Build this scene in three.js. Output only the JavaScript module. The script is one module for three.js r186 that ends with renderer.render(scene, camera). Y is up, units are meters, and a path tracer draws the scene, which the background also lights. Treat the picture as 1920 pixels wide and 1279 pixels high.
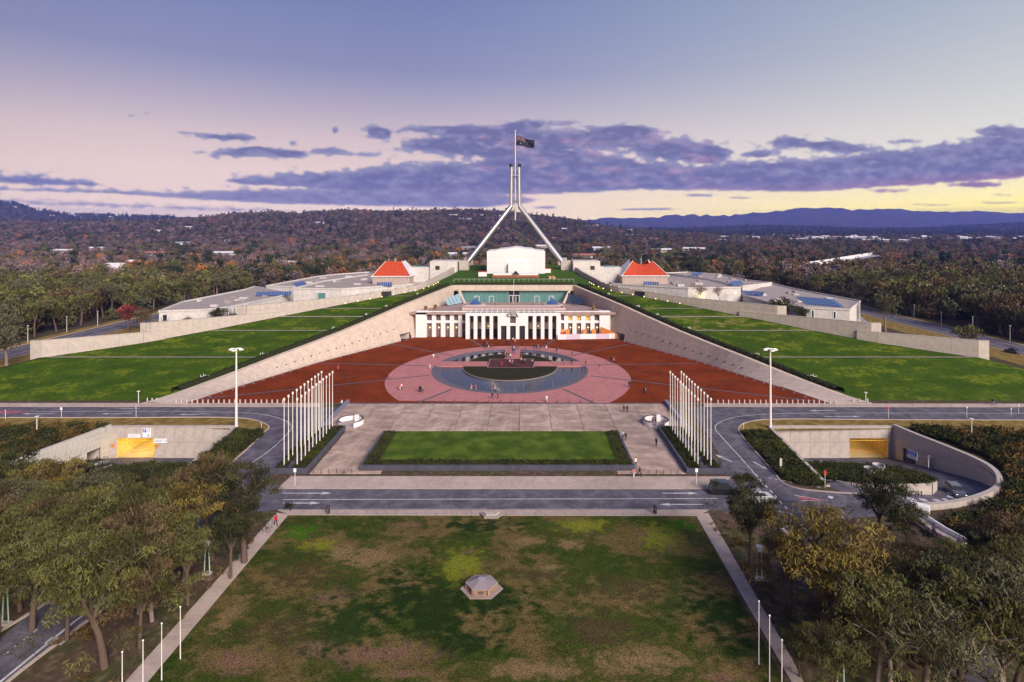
import * as THREE from 'three';
import { mergeGeometries } from 'three/addons/utils/BufferGeometryUtils.js';
import { MarchingCubes } from 'three/addons/objects/MarchingCubes.js';
import { RoundedBoxGeometry } from 'three/addons/geometries/RoundedBoxGeometry.js';
import { createNoise2D } from 'simplex-noise';

// ---------------------------------------------------------------- camera, sky, sun, exposure
const F = 1100, CX = 979, HZ = 425, H = 43;          // focal length and principal point of the photograph in its pixels, flying height in metres
const scene = new THREE.Scene();
const renderer = new THREE.WebGLRenderer({ antialias: true });
renderer.toneMapping = THREE.LinearToneMapping;
renderer.toneMappingExposure = 1.33;
renderer.shadowMap.enabled = true;
const camera = new THREE.PerspectiveCamera(2 * Math.atan(639.5 / F) * 180 / Math.PI, 1920 / 1279, 0.5, 60000);
camera.position.set(0, H, 0);
camera.lookAt(0, H, -100);
camera.setViewOffset(1920, 1279, 960 - CX, 639.5 - HZ, 1920, 1279);

function rng(seed) { let a = seed >>> 0; return () => { a = (a + 0x6D2B79F5) >>> 0; let t = a; t = Math.imul(t ^ (t >>> 15), t | 1); t ^= t + Math.imul(t ^ (t >>> 7), t | 61); return ((t ^ (t >>> 14)) >>> 0) / 4294967296; }; }
const n2a = createNoise2D(rng(11)), n2b = createNoise2D(rng(22)), n2c = createNoise2D(rng(33));
function fbm(x, y, oct = 4, n = n2a) { let s = 0, a = 0.5, f = 1; for (let i = 0; i < oct; i++) { s += a * n(x * f, y * f); a *= 0.5; f *= 2.03; } return s; }
const clamp = (x, a = 0, b = 1) => Math.min(b, Math.max(a, x));
const sstep = (a, b, x) => { const t = clamp((x - a) / (b - a)); return t * t * (3 - 2 * t); };
const lerp = (a, b, t) => a + (b - a) * t;
const s2l = (c) => c <= 0.04045 ? c / 12.92 : Math.pow((c + 0.055) / 1.055, 2.4);
function curve(pts, x) { if (x <= pts[0][0]) return pts[0][1]; for (let i = 1; i < pts.length; i++) if (x <= pts[i][0]) { const a = pts[i - 1], b = pts[i]; return lerp(a[1], b[1], (x - a[0]) / (b[0] - a[0])); } return pts[pts.length - 1][1]; }

const HAZE = 0.00008;                                  // haze per metre
const SUN_AZ = 148, SUN_EL = 30;                      // degrees right of the view axis; placed behind the camera to brighten the facade, apart from the horizon glow
{
  const W = 4096, Hh = 2048, data = new Float32Array(W * Hh * 4);
  const stops = (list) => (el) => { let r = curve(list.map(s => [s[0], s[1]]), el), g = curve(list.map(s => [s[0], s[2]]), el), b = curve(list.map(s => [s[0], s[3]]), el); return [s2l(r / 255), s2l(g / 255), s2l(b / 255)]; };
  const cool = stops([[-2, 240, 216, 208], [1.5, 244, 219, 208], [5, 240, 216, 212], [8, 224, 203, 208], [11, 190, 180, 202], [14.5, 150, 154, 194], [21, 126, 138, 188], [40, 108, 122, 178], [90, 90, 104, 168]]);
  const warm = stops([[-2, 255, 232, 110], [0.8, 255, 236, 124], [2.4, 254, 240, 172], [5, 240, 236, 222], [8, 228, 227, 222], [12, 208, 212, 216], [18, 180, 192, 208], [40, 130, 146, 188], [90, 90, 104, 168]]);
  const table = []; for (let i = 0; i < 900; i++) { const el = i * 0.1; table.push([cool(el), warm(el)]); }
  const layers = [
    { top: [[-200, 318], [0, 322], [100, 329], [180, 338], [210, 346]], bot: [[-200, 345], [0, 344], [100, 349], [200, 351]], a: 1.05, tone: 0.05 },
    { top: [[-300, 346], [0, 350], [200, 352], [300, 357], [420, 352], [560, 350], [700, 344], [900, 352], [1010, 366]], bot: [[-300, 356], [0, 357], [200, 364], [340, 374], [500, 383], [700, 388], [900, 391], [1010, 380]], a: 1.0, tone: 0.12 },
    { top: [[-300, 362], [0, 366], [160, 371], [330, 380], [480, 384], [560, 390]], bot: [[-300, 384], [0, 386], [200, 391], [400, 399], [560, 400]], a: 0.75, tone: 0.45 },
    { top: [[400, 336], [440, 328], [560, 322], [640, 318], [760, 304], [900, 298], [1000, 268], [1100, 276], [1200, 298], [1300, 306], [1400, 300], [1500, 294], [1600, 286], [1700, 277], [1800, 262], [1920, 238], [2300, 215], [3200, 205]], bot: [[400, 338], [440, 346], [560, 352], [640, 362], [800, 369], [1000, 366], [1200, 357], [1400, 359], [1500, 361], [1600, 356], [1700, 349], [1800, 343], [1920, 333], [2300, 325], [3200, 318]], a: 1.1, tone: 0.08 },
  ];
  const blobs = [[700, 246, 17, 13], [720, 252, 14, 8], [805, 242, 68, 8], [815, 273, 85, 16], [440, 258, 52, 7], [380, 254, 28, 5], [345, 249, 22, 2.5], [445, 287, 84, 8], [480, 281, 30, 9], [545, 290, 28, 8], [615, 283, 34, 8], [680, 290, 44, 5], [628, 244, 6, 8], [552, 268, 12, 5], [725, 305, 16, 5], [985, 233, 34, 7], [1060, 230, 22, 4], [1090, 262, 135, 27], [1180, 246, 42, 10], [905, 248, 55, 12], [940, 278, 85, 24], [1270, 284, 72, 22], [1332, 292, 36, 17], [1480, 268, 52, 14], [1425, 290, 30, 9], [1560, 272, 30, 7], [1600, 280, 60, 10], [1700, 265, 32, 5], [1855, 246, 28, 9], [1905, 250, 40, 16], [245, 217, 8, 2], [275, 212, 14, 2],
    [1310, 366, 40, 4], [1390, 371, 30, 2.5], [1660, 357, 50, 6], [1830, 346, 60, 7], [1240, 392, 40, 3], [1020, 389, 40, 4], [1745, 384, 60, 1.6], [1860, 380, 70, 2], [1880, 366, 30, 2], [1180, 393, 26, 2.5]];
  // clear sky: warm towards the glow, bluer and dimmer away from it; what lies behind the haze shows less, so the sky itself is that much stronger near the horizon
  const gs = [], fall = []; for (let i = 0; i < W; i++) { let az = ((i + 0.5) / W - 0.25) * 360; if (az > 180) az -= 360; const off = Math.abs(((az - 70 + 540) % 360) - 180); gs.push(clamp(Math.pow(Math.max(0, Math.cos((az - 80) * Math.PI / 180)), 1.4) / 0.72)); fall.push(lerp(1, 0.5, sstep(70, 165, off)) / lerp(1, 0.87, sstep(-10, -40, az) * sstep(-75, -40, az))); }
  const clear = (i, el) => {
    const T = Math.exp(-HAZE * Math.min(14000, 400 / Math.tan(Math.max(0.3, Math.min(89, el)) * Math.PI / 180))), q = 1 - T, g = gs[i], [c0, c1] = table[Math.min(898, Math.floor(Math.max(0, el) * 10))], S = 0.68 * (1 + 0.45 * Math.exp(-Math.max(0, el) / 2.6) * (0.25 + 0.75 * g)) * fall[i];
    return [Math.max(0.03, (lerp(c0[0], c1[0], g) - q * 0.09) / T) * S, Math.max(0.03, (lerp(c0[1], c1[1], g) - q * 0.12) / T) * S, Math.max(0.04, (lerp(c0[2], c1[2], g) - q * 0.40) / T) * S];
  };
  const band = [[], [], []]; for (let i = 0; i < W; i += 16) for (let el = 10.5; el < 20; el += 1) clear(i, el).forEach((v, k) => band[k].push(v));
  const FL = 0.6 * band.map(l => l.sort((x, y) => x - y)[l.length >> 1]).reduce((x, y) => x + y) / 3;            // the darkest that the clouds get
  for (let j = 0; j < Hh; j++) {
    const el = ((j + 0.5) / Hh - 0.5) * 180;
    for (let i = 0; i < W; i++) {
      let az = ((i + 0.5) / W - 0.25) * 360; if (az > 180) az -= 360;
      let [r, gg, b] = clear(i, el), den = 0, t = 0, pink = 0;
      if (el > -0.5 && el < 14 && Math.abs(az) < 75) {                  // banks of stratocumulus low over the hills
        const px = CX + F * Math.tan(az * Math.PI / 180), py = HZ - F * Math.tan(el * Math.PI / 180) / Math.cos(az * Math.PI / 180);
        const w1 = fbm(px / 95, py / 26, 4), w2 = fbm(px / 30 + 40, py / 13, 4, n2b), w3 = fbm(px / 150 + 9, py / 34, 3, n2c), w4 = fbm(px / 42 + 70, py / 19, 5, n2c);
        let best = 0, tone = 0, sum = 0;
        for (const L of layers) {
          if (px < L.top[0][0] - 60 || px > L.top[L.top.length - 1][0] + 60) continue;
          const tp = curve(L.top, px), bt = curve(L.bot, px), half = Math.max(2, (bt - tp) / 2), mid = (tp + bt) / 2;
          const ends = Math.min(sstep(L.top[0][0] - 60, L.top[0][0] + 60, px), 1 - sstep(L.top[L.top.length - 1][0] - 40, L.top[L.top.length - 1][0] + 50, px));
          const d = L.a * ends / (1 + Math.exp(-(half - Math.abs(py - mid)) / (py < mid ? 6 : 2.6)));
          if (d > best) { best = d; tone = L.tone; }
        }
        for (const [bx, by, rx, ry] of blobs) {
          const dx = (px - bx) / rx, dy = (py - by) / ry, r2 = dx * dx + dy * dy; if (r2 > 5) continue;
          const d = Math.exp(-0.8 * r2) * (ry < 7 ? 0.85 : 1.05); sum += d; if (d > best) { best = d; tone = ry < 7 ? 0.3 : 0; }
        }
        const f = Math.min(1.25, Math.max(best, sum)), low = sstep(340, 372, py), v = f - 0.44 + (w4 * 0.7 + w2 * 0.25) * (1 - low * 0.6) * (f > 0.05 ? 1 : 0) * clamp(1.35 - f * 0.95, 0.25, 1);
        den = sstep(0, 0.42, v) * (0.98 - low * 0.08);
        t = clamp(0.62 - 0.5 * sstep(0.05, 0.8, v) + w3 * 0.5 + w4 * 0.75 + w2 * 0.3 + tone);
        pink = clamp(sstep(1150, 1700, px) * sstep(-26, 4, py - curve(layers[3].bot, px)) * 0.9 + (px > 900 && px < 1350 ? Math.max(0, w3 - 0.05) * 0.9 : 0));
      } else if (el > 0 && el < 14) {                                       // the same banks go on round the horizon
        den = sstep(0, 0.5, fbm(az / 9, el / 1.6, 4) * 1.2 + 0.35 - Math.abs(el - 4) / 4.5) * 0.8 * sstep(75, 95, Math.abs(az)); t = 0.3;
      }
      if (den > 0) {
        const k = FL * (0.98 + t * 0.95), hr = lerp(lerp(0.76, 0.92, t), 1.5, pink), hg = lerp(lerp(0.75, 0.9, t), 0.78, pink), hb = lerp(lerp(1.49, 1.18, t), 1.2, pink);
        r = lerp(r, k * hr, den); gg = lerp(gg, k * hg, den); b = lerp(b, k * hb, den);
      }
      const o = (j * W + i) * 4; data[o] = r; data[o + 1] = gg; data[o + 2] = b; data[o + 3] = 1;
    }
  }
  const sky = new THREE.DataTexture(data, W, Hh, THREE.RGBAFormat, THREE.FloatType);
  sky.mapping = THREE.EquirectangularReflectionMapping; sky.magFilter = THREE.LinearFilter; sky.minFilter = THREE.LinearFilter; sky.needsUpdate = true;
  scene.background = sky; scene.environment = sky;
}
{
  const sun = new THREE.DirectionalLight(new THREE.Color(1, 0.87, 0.74), 4.3);
  const a = SUN_AZ * Math.PI / 180, e = SUN_EL * Math.PI / 180;
  sun.position.set(Math.sin(a) * Math.cos(e) * 400, Math.sin(e) * 400, -Math.cos(a) * Math.cos(e) * 400 - 170); sun.target.position.set(0, 0, -170);
  sun.castShadow = true; sun.shadow.radius = 55; sun.shadow.mapSize.set(4096, 4096);
  Object.assign(sun.shadow.camera, { left: -260, right: 260, top: 200, bottom: -200, near: 10, far: 900 });
  scene.add(sun, sun.target);
}
scene.fog = new THREE.FogExp2(new THREE.Color(0.19, 0.26, 1.0), HAZE);

// ---------------------------------------------------------------- helpers
const P = (px, py, e = 0) => { const D = F * (H - e) / (py - HZ); return new THREE.Vector3((px - CX) * D / F, e, -D); };   // a pixel on a level of known height
const PD = (px, py, D) => new THREE.Vector3((px - CX) * D / F, H - (py - HZ) * D / F, -D);                               // a pixel at a known distance
const XZ = (list, e = 0) => list.map(([x, y]) => { const p = P(x, y, e); return [p.x, p.z]; });
const taken = {};
function numbered(name) { const n = (taken[name] = (taken[name] ?? -1) + 1); return n ? `${name}_${String(n).padStart(3, '0')}` : name; }
function tag(o, label, category, group) { o.userData.label = label; o.userData.category = category; if (group) o.userData.group = group; return o; }
function mesh(name, geo, mat, parent) { const m = new THREE.Mesh(geo, mat); m.name = parent ? name : numbered(name); m.castShadow = m.receiveShadow = true; (parent || scene).add(m); return m; }
function thing(name, label, category, pos, turn = 0, group) { const g = new THREE.Group(); g.name = numbered(name); if (pos) g.position.copy(pos); g.rotation.y = turn; scene.add(g); return tag(g, label, category, group); }
function struct(name, geo, mat) { const m = mesh(name, geo, mat); m.userData.kind = 'structure'; return m; }
function copyOf(o, pos, turn, label, group) { const c = o.clone(); c.name = numbered(o.userData.base || o.name.replace(/_\d{3}$/, '')); c.userData = { ...o.userData }; c.position.copy(pos); c.rotation.y = turn; if (label) c.userData.label = label; if (group) c.userData.group = group; scene.add(c); return c; }
const col = (r, g, b) => new THREE.Color(r, g, b);
function mat(r, g, b, rough = 0.9, extra = {}) { return new THREE.MeshPhysicalMaterial({ color: col(r, g, b), roughness: rough, specularIntensity: rough >= 0.8 ? 0.12 : 0.7, ...extra }); }
function geoFrom(pos, uv, idx, normals) { const g = new THREE.BufferGeometry(); g.setAttribute('position', new THREE.Float32BufferAttribute(pos, 3)); g.setAttribute('uv', new THREE.Float32BufferAttribute(uv || new Array(pos.length / 3 * 2).fill(0), 2)); if (idx) g.setIndex(idx); if (normals) g.setAttribute('normal', new THREE.Float32BufferAttribute(normals, 3)); else g.computeVertexNormals(); return g; }
function flat(pts, y, holes = []) {                  // a level sheet; pts are [x, z]
  let c = pts.map(p => new THREE.Vector2(p[0], -p[1])); if (THREE.ShapeUtils.isClockWise(c)) c = c.reverse();
  const hs = holes.map(h => { let q = h.map(p => new THREE.Vector2(p[0], -p[1])); return THREE.ShapeUtils.isClockWise(q) ? q : q.reverse(); });
  const f = THREE.ShapeUtils.triangulateShape(c, hs), all = [c, ...hs].flat(), pos = [], uv = [], nor = [];
  for (const v of all) { pos.push(v.x, typeof y === 'function' ? y(v.x, v.y) : y, -v.y); uv.push(v.x, v.y); nor.push(0, 1, 0); }
  return geoFrom(pos, uv, f.flat(), nor);
}
function quad(a, b, c, d) {                            // four corners, counter-clockwise from outside; uv in metres
  const w = a.distanceTo(b), h = a.distanceTo(d), n = new THREE.Vector3().crossVectors(b.clone().sub(a), d.clone().sub(a)).normalize();
  return geoFrom([a, b, c, d].flatMap(v => [v.x, v.y, v.z]), [0, 0, w, 0, w, h, 0, h], [0, 1, 2, 0, 2, 3], [n, n, n, n].flatMap(v => [v.x, v.y, v.z]));
}
function prism(pts, y0, y1) {                          // level polygon [x, z] raised from y0 to y1
  let c = pts.map(p => new THREE.Vector2(p[0], -p[1])); if (THREE.ShapeUtils.isClockWise(c)) c = c.reverse();
  const f = THREE.ShapeUtils.triangulateShape(c, []), gs = [], V = (p, y) => new THREE.Vector3(p.x, y, -p.y);
  const pos = [], uv = [], nor = []; for (const v of c) { pos.push(v.x, y1, -v.y); uv.push(v.x, v.y); nor.push(0, 1, 0); }
  gs.push(geoFrom(pos, uv, f.flat(), nor));
  for (let i = 0; i < c.length; i++) { const a = c[i], b = c[(i + 1) % c.length]; gs.push(quad(V(a, y0), V(b, y0), V(b, y1), V(a, y1))); }
  return mergeGeometries(gs);
}
function box(w, h, d, x = 0, y = 0, z = 0, ry = 0) {    // y is the underside; uv in metres
  const g = new THREE.BoxGeometry(w, h, d), u = g.attributes.uv, dims = [[d, h], [d, h], [w, d], [w, d], [w, h], [w, h]];
  for (let i = 0; i < 24; i++) { const q = dims[Math.floor(i / 4)]; u.setXY(i, u.getX(i) * q[0], u.getY(i) * q[1]); }
  if (ry) g.rotateY(ry); g.translate(x, y + h / 2, z); return g;
}
function rod(a, b, r0, r1 = r0, seg = 6) {             // a tapered bar from a to b
  const d = b.clone().sub(a), g = new THREE.CylinderGeometry(r1, r0, d.length(), seg, 1); g.translate(0, d.length() / 2, 0);
  g.applyQuaternion(new THREE.Quaternion().setFromUnitVectors(new THREE.Vector3(0, 1, 0), d.normalize())); g.translate(a.x, a.y, a.z); return g;
}
const V3 = (x, y, z) => new THREE.Vector3(x, y, z);
const merge = (l) => mergeGeometries(l.map(g => g.index ? g.toNonIndexed() : g));
function ribbon(pts, w, y) {                            // a strip of width w along [x, z] points
  const pos = [], uv = [], nor = [], idx = []; let s = 0;
  pts.forEach((p, i) => { const a = pts[Math.max(0, i - 1)], b = pts[Math.min(pts.length - 1, i + 1)], dx = b[0] - a[0], dz = b[1] - a[1], l = Math.hypot(dx, dz) || 1; if (i) s += Math.hypot(p[0] - pts[i - 1][0], p[1] - pts[i - 1][1]);
    for (const k of [-1, 1]) { pos.push(p[0] - dz / l * w / 2 * k, y, p[1] + dx / l * w / 2 * k); uv.push(k * w / 2, s); nor.push(0, 1, 0); }
    if (i) { const q = i * 2; idx.push(q - 2, q - 1, q, q - 1, q + 1, q); } });
  return geoFrom(pos, uv, idx, nor);
}
function smooth(list, n = 8) { const c = new THREE.CatmullRomCurve3(list.map(p => V3(p[0], 0, p[1]))); return c.getPoints((list.length - 1) * n).map(p => [p.x, p.z]); }
function tex(w, h, fn, rx, ry) {                        // colour texture computed texel by texel, values 0..1 in sRGB
  const d = new Uint8Array(w * h * 4);
  for (let j = 0; j < h; j++) for (let i = 0; i < w; i++) { const c = fn(i / w, j / h), o = (j * w + i) * 4; d[o] = clamp(c[0]) * 255; d[o + 1] = clamp(c[1]) * 255; d[o + 2] = clamp(c[2]) * 255; d[o + 3] = 255; }
  const t = new THREE.DataTexture(d, w, h, THREE.RGBAFormat); t.colorSpace = THREE.SRGBColorSpace; t.magFilter = THREE.LinearFilter; t.minFilter = THREE.LinearMipmapLinearFilter; t.generateMipmaps = true; t.wrapS = t.wrapT = THREE.RepeatWrapping; if (rx) t.repeat.set(1 / rx, 1 / ry); t.needsUpdate = true; return t;
}
// a noise that closes on itself, for textures that repeat
function tile(u, v, f, seed = 0) { const a = u * 2 * Math.PI, b = v * 2 * Math.PI, r = f / (2 * Math.PI); return (n2a(Math.cos(a) * r + seed, Math.sin(a) * r + Math.cos(b) * r * 1.31) + n2b(Math.sin(b) * r * 1.31 + seed, Math.cos(a) * r - Math.sin(a) * r * 0.7)) / 2; }
function worldTex(n, m, x0, x1, d0, d1, fn) {           // one texture for a whole piece of ground: fn(x, d) -> linear colour; used with worldUV
  return tex(n, m, (u, v) => { const c = fn(lerp(x0, x1, u), lerp(d0, d1, v)); return c.map(q => { q = clamp(q); return q <= 0.0031308 ? q * 12.92 : 1.055 * Math.pow(q, 1 / 2.4) - 0.055; }); });
}
function worldUV(g, x0, x1, d0, d1) { const p = g.attributes.position, u = g.attributes.uv; for (let i = 0; i < p.count; i++) u.setXY(i, (p.getX(i) - x0) / (x1 - x0), (-p.getZ(i) - d0) / (d1 - d0)); return g; }
const mixc = (a, b, t) => [lerp(a[0], b[0], t), lerp(a[1], b[1], t), lerp(a[2], b[2], t)];

// ---------------------------------------------------------------- materials
const tConc = tex(512, 512, (u, v) => { const q = 0.92 + tile(u, v, 5) * 0.05 + tile(u, v, 22, 5) * 0.04 + tile(u, v, 70, 9) * 0.035 + Math.max(0, tile(u, v, 12, 3)) * -0.05; return [q, q, q * 0.995]; }, 14, 14);
const tFine = tex(512, 512, (u, v) => { const q = 0.86 + tile(u, v, 9) * 0.1 + tile(u, v, 60, 5) * 0.1 + tile(u, v, 150, 2) * 0.08; return [q, q, q]; }, 9, 9);
const tAsph = tex(512, 512, (u, v) => { const q = 0.84 + tile(u, v, 6) * 0.16 + Math.max(0, tile(u, v, 14, 8)) * 0.12 + tile(u, v, 40, 5) * 0.08 + tile(u, v, 160, 2) * 0.12; return [q, q, q]; }, 17, 17);
const M = {
  conc: mat(0.56, 0.49, 0.46, 0.9, { map: tConc }), concDark: mat(0.36, 0.33, 0.33, 0.9, { map: tConc }), cream: mat(0.66, 0.54, 0.47, 0.85, { map: tConc }),
  white: mat(0.76, 0.75, 0.77, 0.6), whitePaint: mat(0.8, 0.8, 0.8, 0.5), pale: mat(0.72, 0.68, 0.67, 0.8, { map: tConc }), roof: mat(0.44, 0.38, 0.37, 0.9, { map: tConc }),
  asphalt: mat(0.175, 0.16, 0.2, 0.85, { map: tAsph }), paint: mat(0.72, 0.72, 0.76, 0.7, { map: tFine }), pinkPaint: mat(0.55, 0.16, 0.2, 0.8, { map: tFine }),
  granite: mat(0.10, 0.10, 0.14, 0.5, { map: tFine }), strip: mat(0.17, 0.15, 0.19, 0.8, { map: tFine }), pink: mat(0.54, 0.23, 0.23, 0.85, { map: tConc }),
  steel: mat(0.55, 0.53, 0.56, 0.4, { metalness: 0.75 }), pole: mat(0.74, 0.70, 0.68, 0.45), dark: mat(0.03, 0.03, 0.035, 0.6), rail: mat(0.28, 0.28, 0.33, 0.5, { metalness: 0.3 }),
  glassTeal: new THREE.MeshPhysicalMaterial({ color: col(0.12, 0.26, 0.26), roughness: 0.12, metalness: 0.1 }), glassBlue: new THREE.MeshPhysicalMaterial({ color: col(0.05, 0.10, 0.26), roughness: 0.25 }), glassPale: new THREE.MeshPhysicalMaterial({ color: col(0.30, 0.48, 0.58), roughness: 0.1 }),
  glassDark: mat(0.035, 0.035, 0.045, 0.12), windowDim: mat(0.12, 0.09, 0.10, 0.2), beige: mat(0.62, 0.5, 0.45, 0.9, { map: tFine }), redRoof: mat(0.62, 0.075, 0.022, 0.7, { map: tFine }),
  lamp: new THREE.MeshStandardMaterial({ color: col(0.9, 0.75, 0.3), emissive: col(1, 0.72, 0.25), emissiveIntensity: 1.3 }), orange: mat(0.75, 0.26, 0.05, 0.7), brick: mat(0.42, 0.14, 0.10, 0.9, { map: tFine }), wood: mat(0.13, 0.09, 0.07, 0.9), yellow: mat(0.75, 0.5, 0.06, 0.6),
};
const ORD = ['first', 'second', 'third', 'fourth', 'fifth', 'sixth', 'seventh', 'eighth', 'ninth', 'tenth', 'eleventh', 'twelfth', 'thirteenth', 'fourteenth', 'fifteenth', 'sixteenth', 'seventeenth', 'eighteenth', 'nineteenth', 'twentieth', 'twenty-first', 'twenty-second', 'twenty-third'];

// ---------------------------------------------------------------- terrain: the plain, the wooded hill, the far ranges
const outer = [[145, -172], [166, -149], [175, -143.4], [190, -119.5], [213, -90.5], [228, -70.5], [249, -44.5], [257, -40.5], [290, -35], [335, -31]];   // foot of the stepped outer wall
const C = -3.7;                                          // the axis of the whole layout
const mir = (x) => 2 * C - x;
const PC = -4.25;                                        // axis of the two car park ramps
const hillSky = [[-900, 425], [-300, 420], [330, 414], [380, 409], [450, 402], [520, 399], [560, 402], [600, 399], [650, 396], [720, 398], [800, 397], [850, 395], [900, 396], [960, 399], [1010, 405], [1060, 411], [1100, 419], [1150, 428], [1250, 436], [1400, 442]];
const leftSky = [[-900, 395], [-200, 380], [-60, 374], [0, 378], [30, 381], [60, 391], [100, 398], [135, 403], [180, 402], [250, 405], [300, 405], [330, 408], [400, 412], [600, 420], [800, 430]];
const rangeSky = [[600, 425], [1000, 420], [1080, 415], [1130, 408], [1200, 410], [1260, 405], [1300, 403], [1350, 405], [1400, 402], [1440, 398], [1480, 392], [1500, 389.5], [1540, 391.5], [1570, 389], [1600, 394], [1640, 391], [1700, 394], [1760, 398], [1800, 397], [1850, 396], [1900, 400], [1960, 394], [2200, 388], [2900, 392]];
const midSky = [[1150, 436], [1250, 431], [1330, 427], [1400, 424.5], [1480, 424], [1560, 427], [1650, 432], [1720, 430], [1800, 425], [1900, 420], [2100, 416], [2900, 416]];
const bump = (D, d0, dr, d1) => D < dr ? sstep(d0, dr, D) : 1 - 0.6 * sstep(dr, d1, D);
const crestAt = (list, u, Dr, trees) => H + (HZ - curve(list, u)) / F * Dr - trees;
function terrain(x, D) {
  const u = CX + F * x / D, base = -13 * sstep(330, 900, D) + fbm(x / 300, D / 300, 3) * 4 * sstep(400, 900, D);
  let h = base;
  if (D > 149 && D < 330 && Math.abs(x - C) < 0.9 * Math.min(Math.abs(curve(outer, D) - C), 75)) h = -1.6;
  if (D > 1100) h = Math.max(h, lerp(base, crestAt(hillSky, u, 2700, 7) + fbm(u / 40, D / 300, 3, n2b) * 8, bump(D, 1250, 2700, 4200)));
  if (D > 2600) h = Math.max(h, lerp(base, crestAt(leftSky, u, 4800, 6) + fbm(u / 60, D / 500, 3, n2c) * 10, bump(D, 3000, 4800, 6500)));
  if (D > 3400) h = Math.max(h, lerp(base, crestAt(midSky, u, 5600, 4) + fbm(u / 50, D / 400, 3, n2c) * 8, bump(D, 3600, 5600, 7000)));
  if (D > 7000) h = Math.max(h, lerp(base, crestAt(rangeSky, u, 11500, 0) + (fbm(u / 48, D / 900, 5, n2b) + 0.5 * Math.abs(n2c(u / 30, 3))) * 62 - 14, bump(D, 7600, 11500, 14000)));
  return h;
}
{
  const us = [], ds = []; for (let u = -700; u <= 2700; u += 11) us.push(u); for (let i = 0; i <= 130; i++) ds.push(150 * Math.pow(14500 / 150, i / 130));
  const pos = [], uv = [], color = [], idx = [];
  ds.forEach((D, j) => us.forEach((u, i) => {
    const x = (u - CX) * D / F, y = terrain(x, D); pos.push(x, y - 0.03, -D); uv.push(x, D);
    const n = fbm(x / 60, D / 60, 3), n2 = fbm(x / 400, D / 400, 3, n2b);
    const c = mixc(mixc([0.10, 0.078, 0.055], [0.14, 0.105, 0.06], clamp(n * 0.8 + 0.3)), [0.06, 0.06, 0.04], clamp(n2 + 0.3));
    color.push(...c);
    if (i && j) { const a = (j - 1) * us.length + i - 1, b = a + 1, d = a + us.length, e = d + 1; idx.push(a, b, d, b, e, d); }
  }));
  const g = geoFrom(pos, uv, idx); g.setAttribute('color', new THREE.Float32BufferAttribute(color, 3));
  struct('terrain', g, new THREE.MeshPhysicalMaterial({ specularIntensity: 0.12, vertexColors: true, roughness: 1, map: tFine }));
}

// the two pits of the car park ramps (x of the right one; the left one is its mirror image)
const pitRim = [[53, 125], [79, 125], [79.9, 119.7], [81.6, 112], [82.4, 107], [82.2, 103.5], [80.6, 99.8], [77.4, 96], [73, 93.2], [65.8, 90.4], [57, 89.2], [50.6, 97]];
const side = (s, x) => s > 0 ? x : 2 * PC - x;
const pitFloor = (x, D) => D > 100 ? -6.3 + (125 - D) * 0.172 : -2 * clamp((x - 57) / 17);
{
  const [x0, x1, d0, d1] = [-140, 140, 36, 152];
  const t = worldTex(1400, 700, x0, x1, d0, d1, (x, d) => {
    const a = fbm(x / 9, d / 9, 4), b = fbm(x / 1.6, d / 1.6, 3, n2b), c = n2c(x * 2.1, d * 2.1);
    let k = mixc([0.115, 0.078, 0.058], [0.085, 0.082, 0.035], sstep(-0.15, 0.35, a)); k = mixc(k, [0.2, 0.14, 0.085], sstep(0.1, 0.5, b) * 0.6);
    const f = 0.85 + c * 0.2 + b * 0.25; return k.map(q => q * f);
  });
  const g = flat([[-240, 0], [240, 0], [240, -150], [-240, -150]], -0.03, [1, -1].map(s => pitRim.map(([x, d]) => [side(s, x), -d])));
  struct('ground', worldUV(g, x0, x1, d0, d1), mat(1, 1, 1, 1, { map: t }));
}

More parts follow.
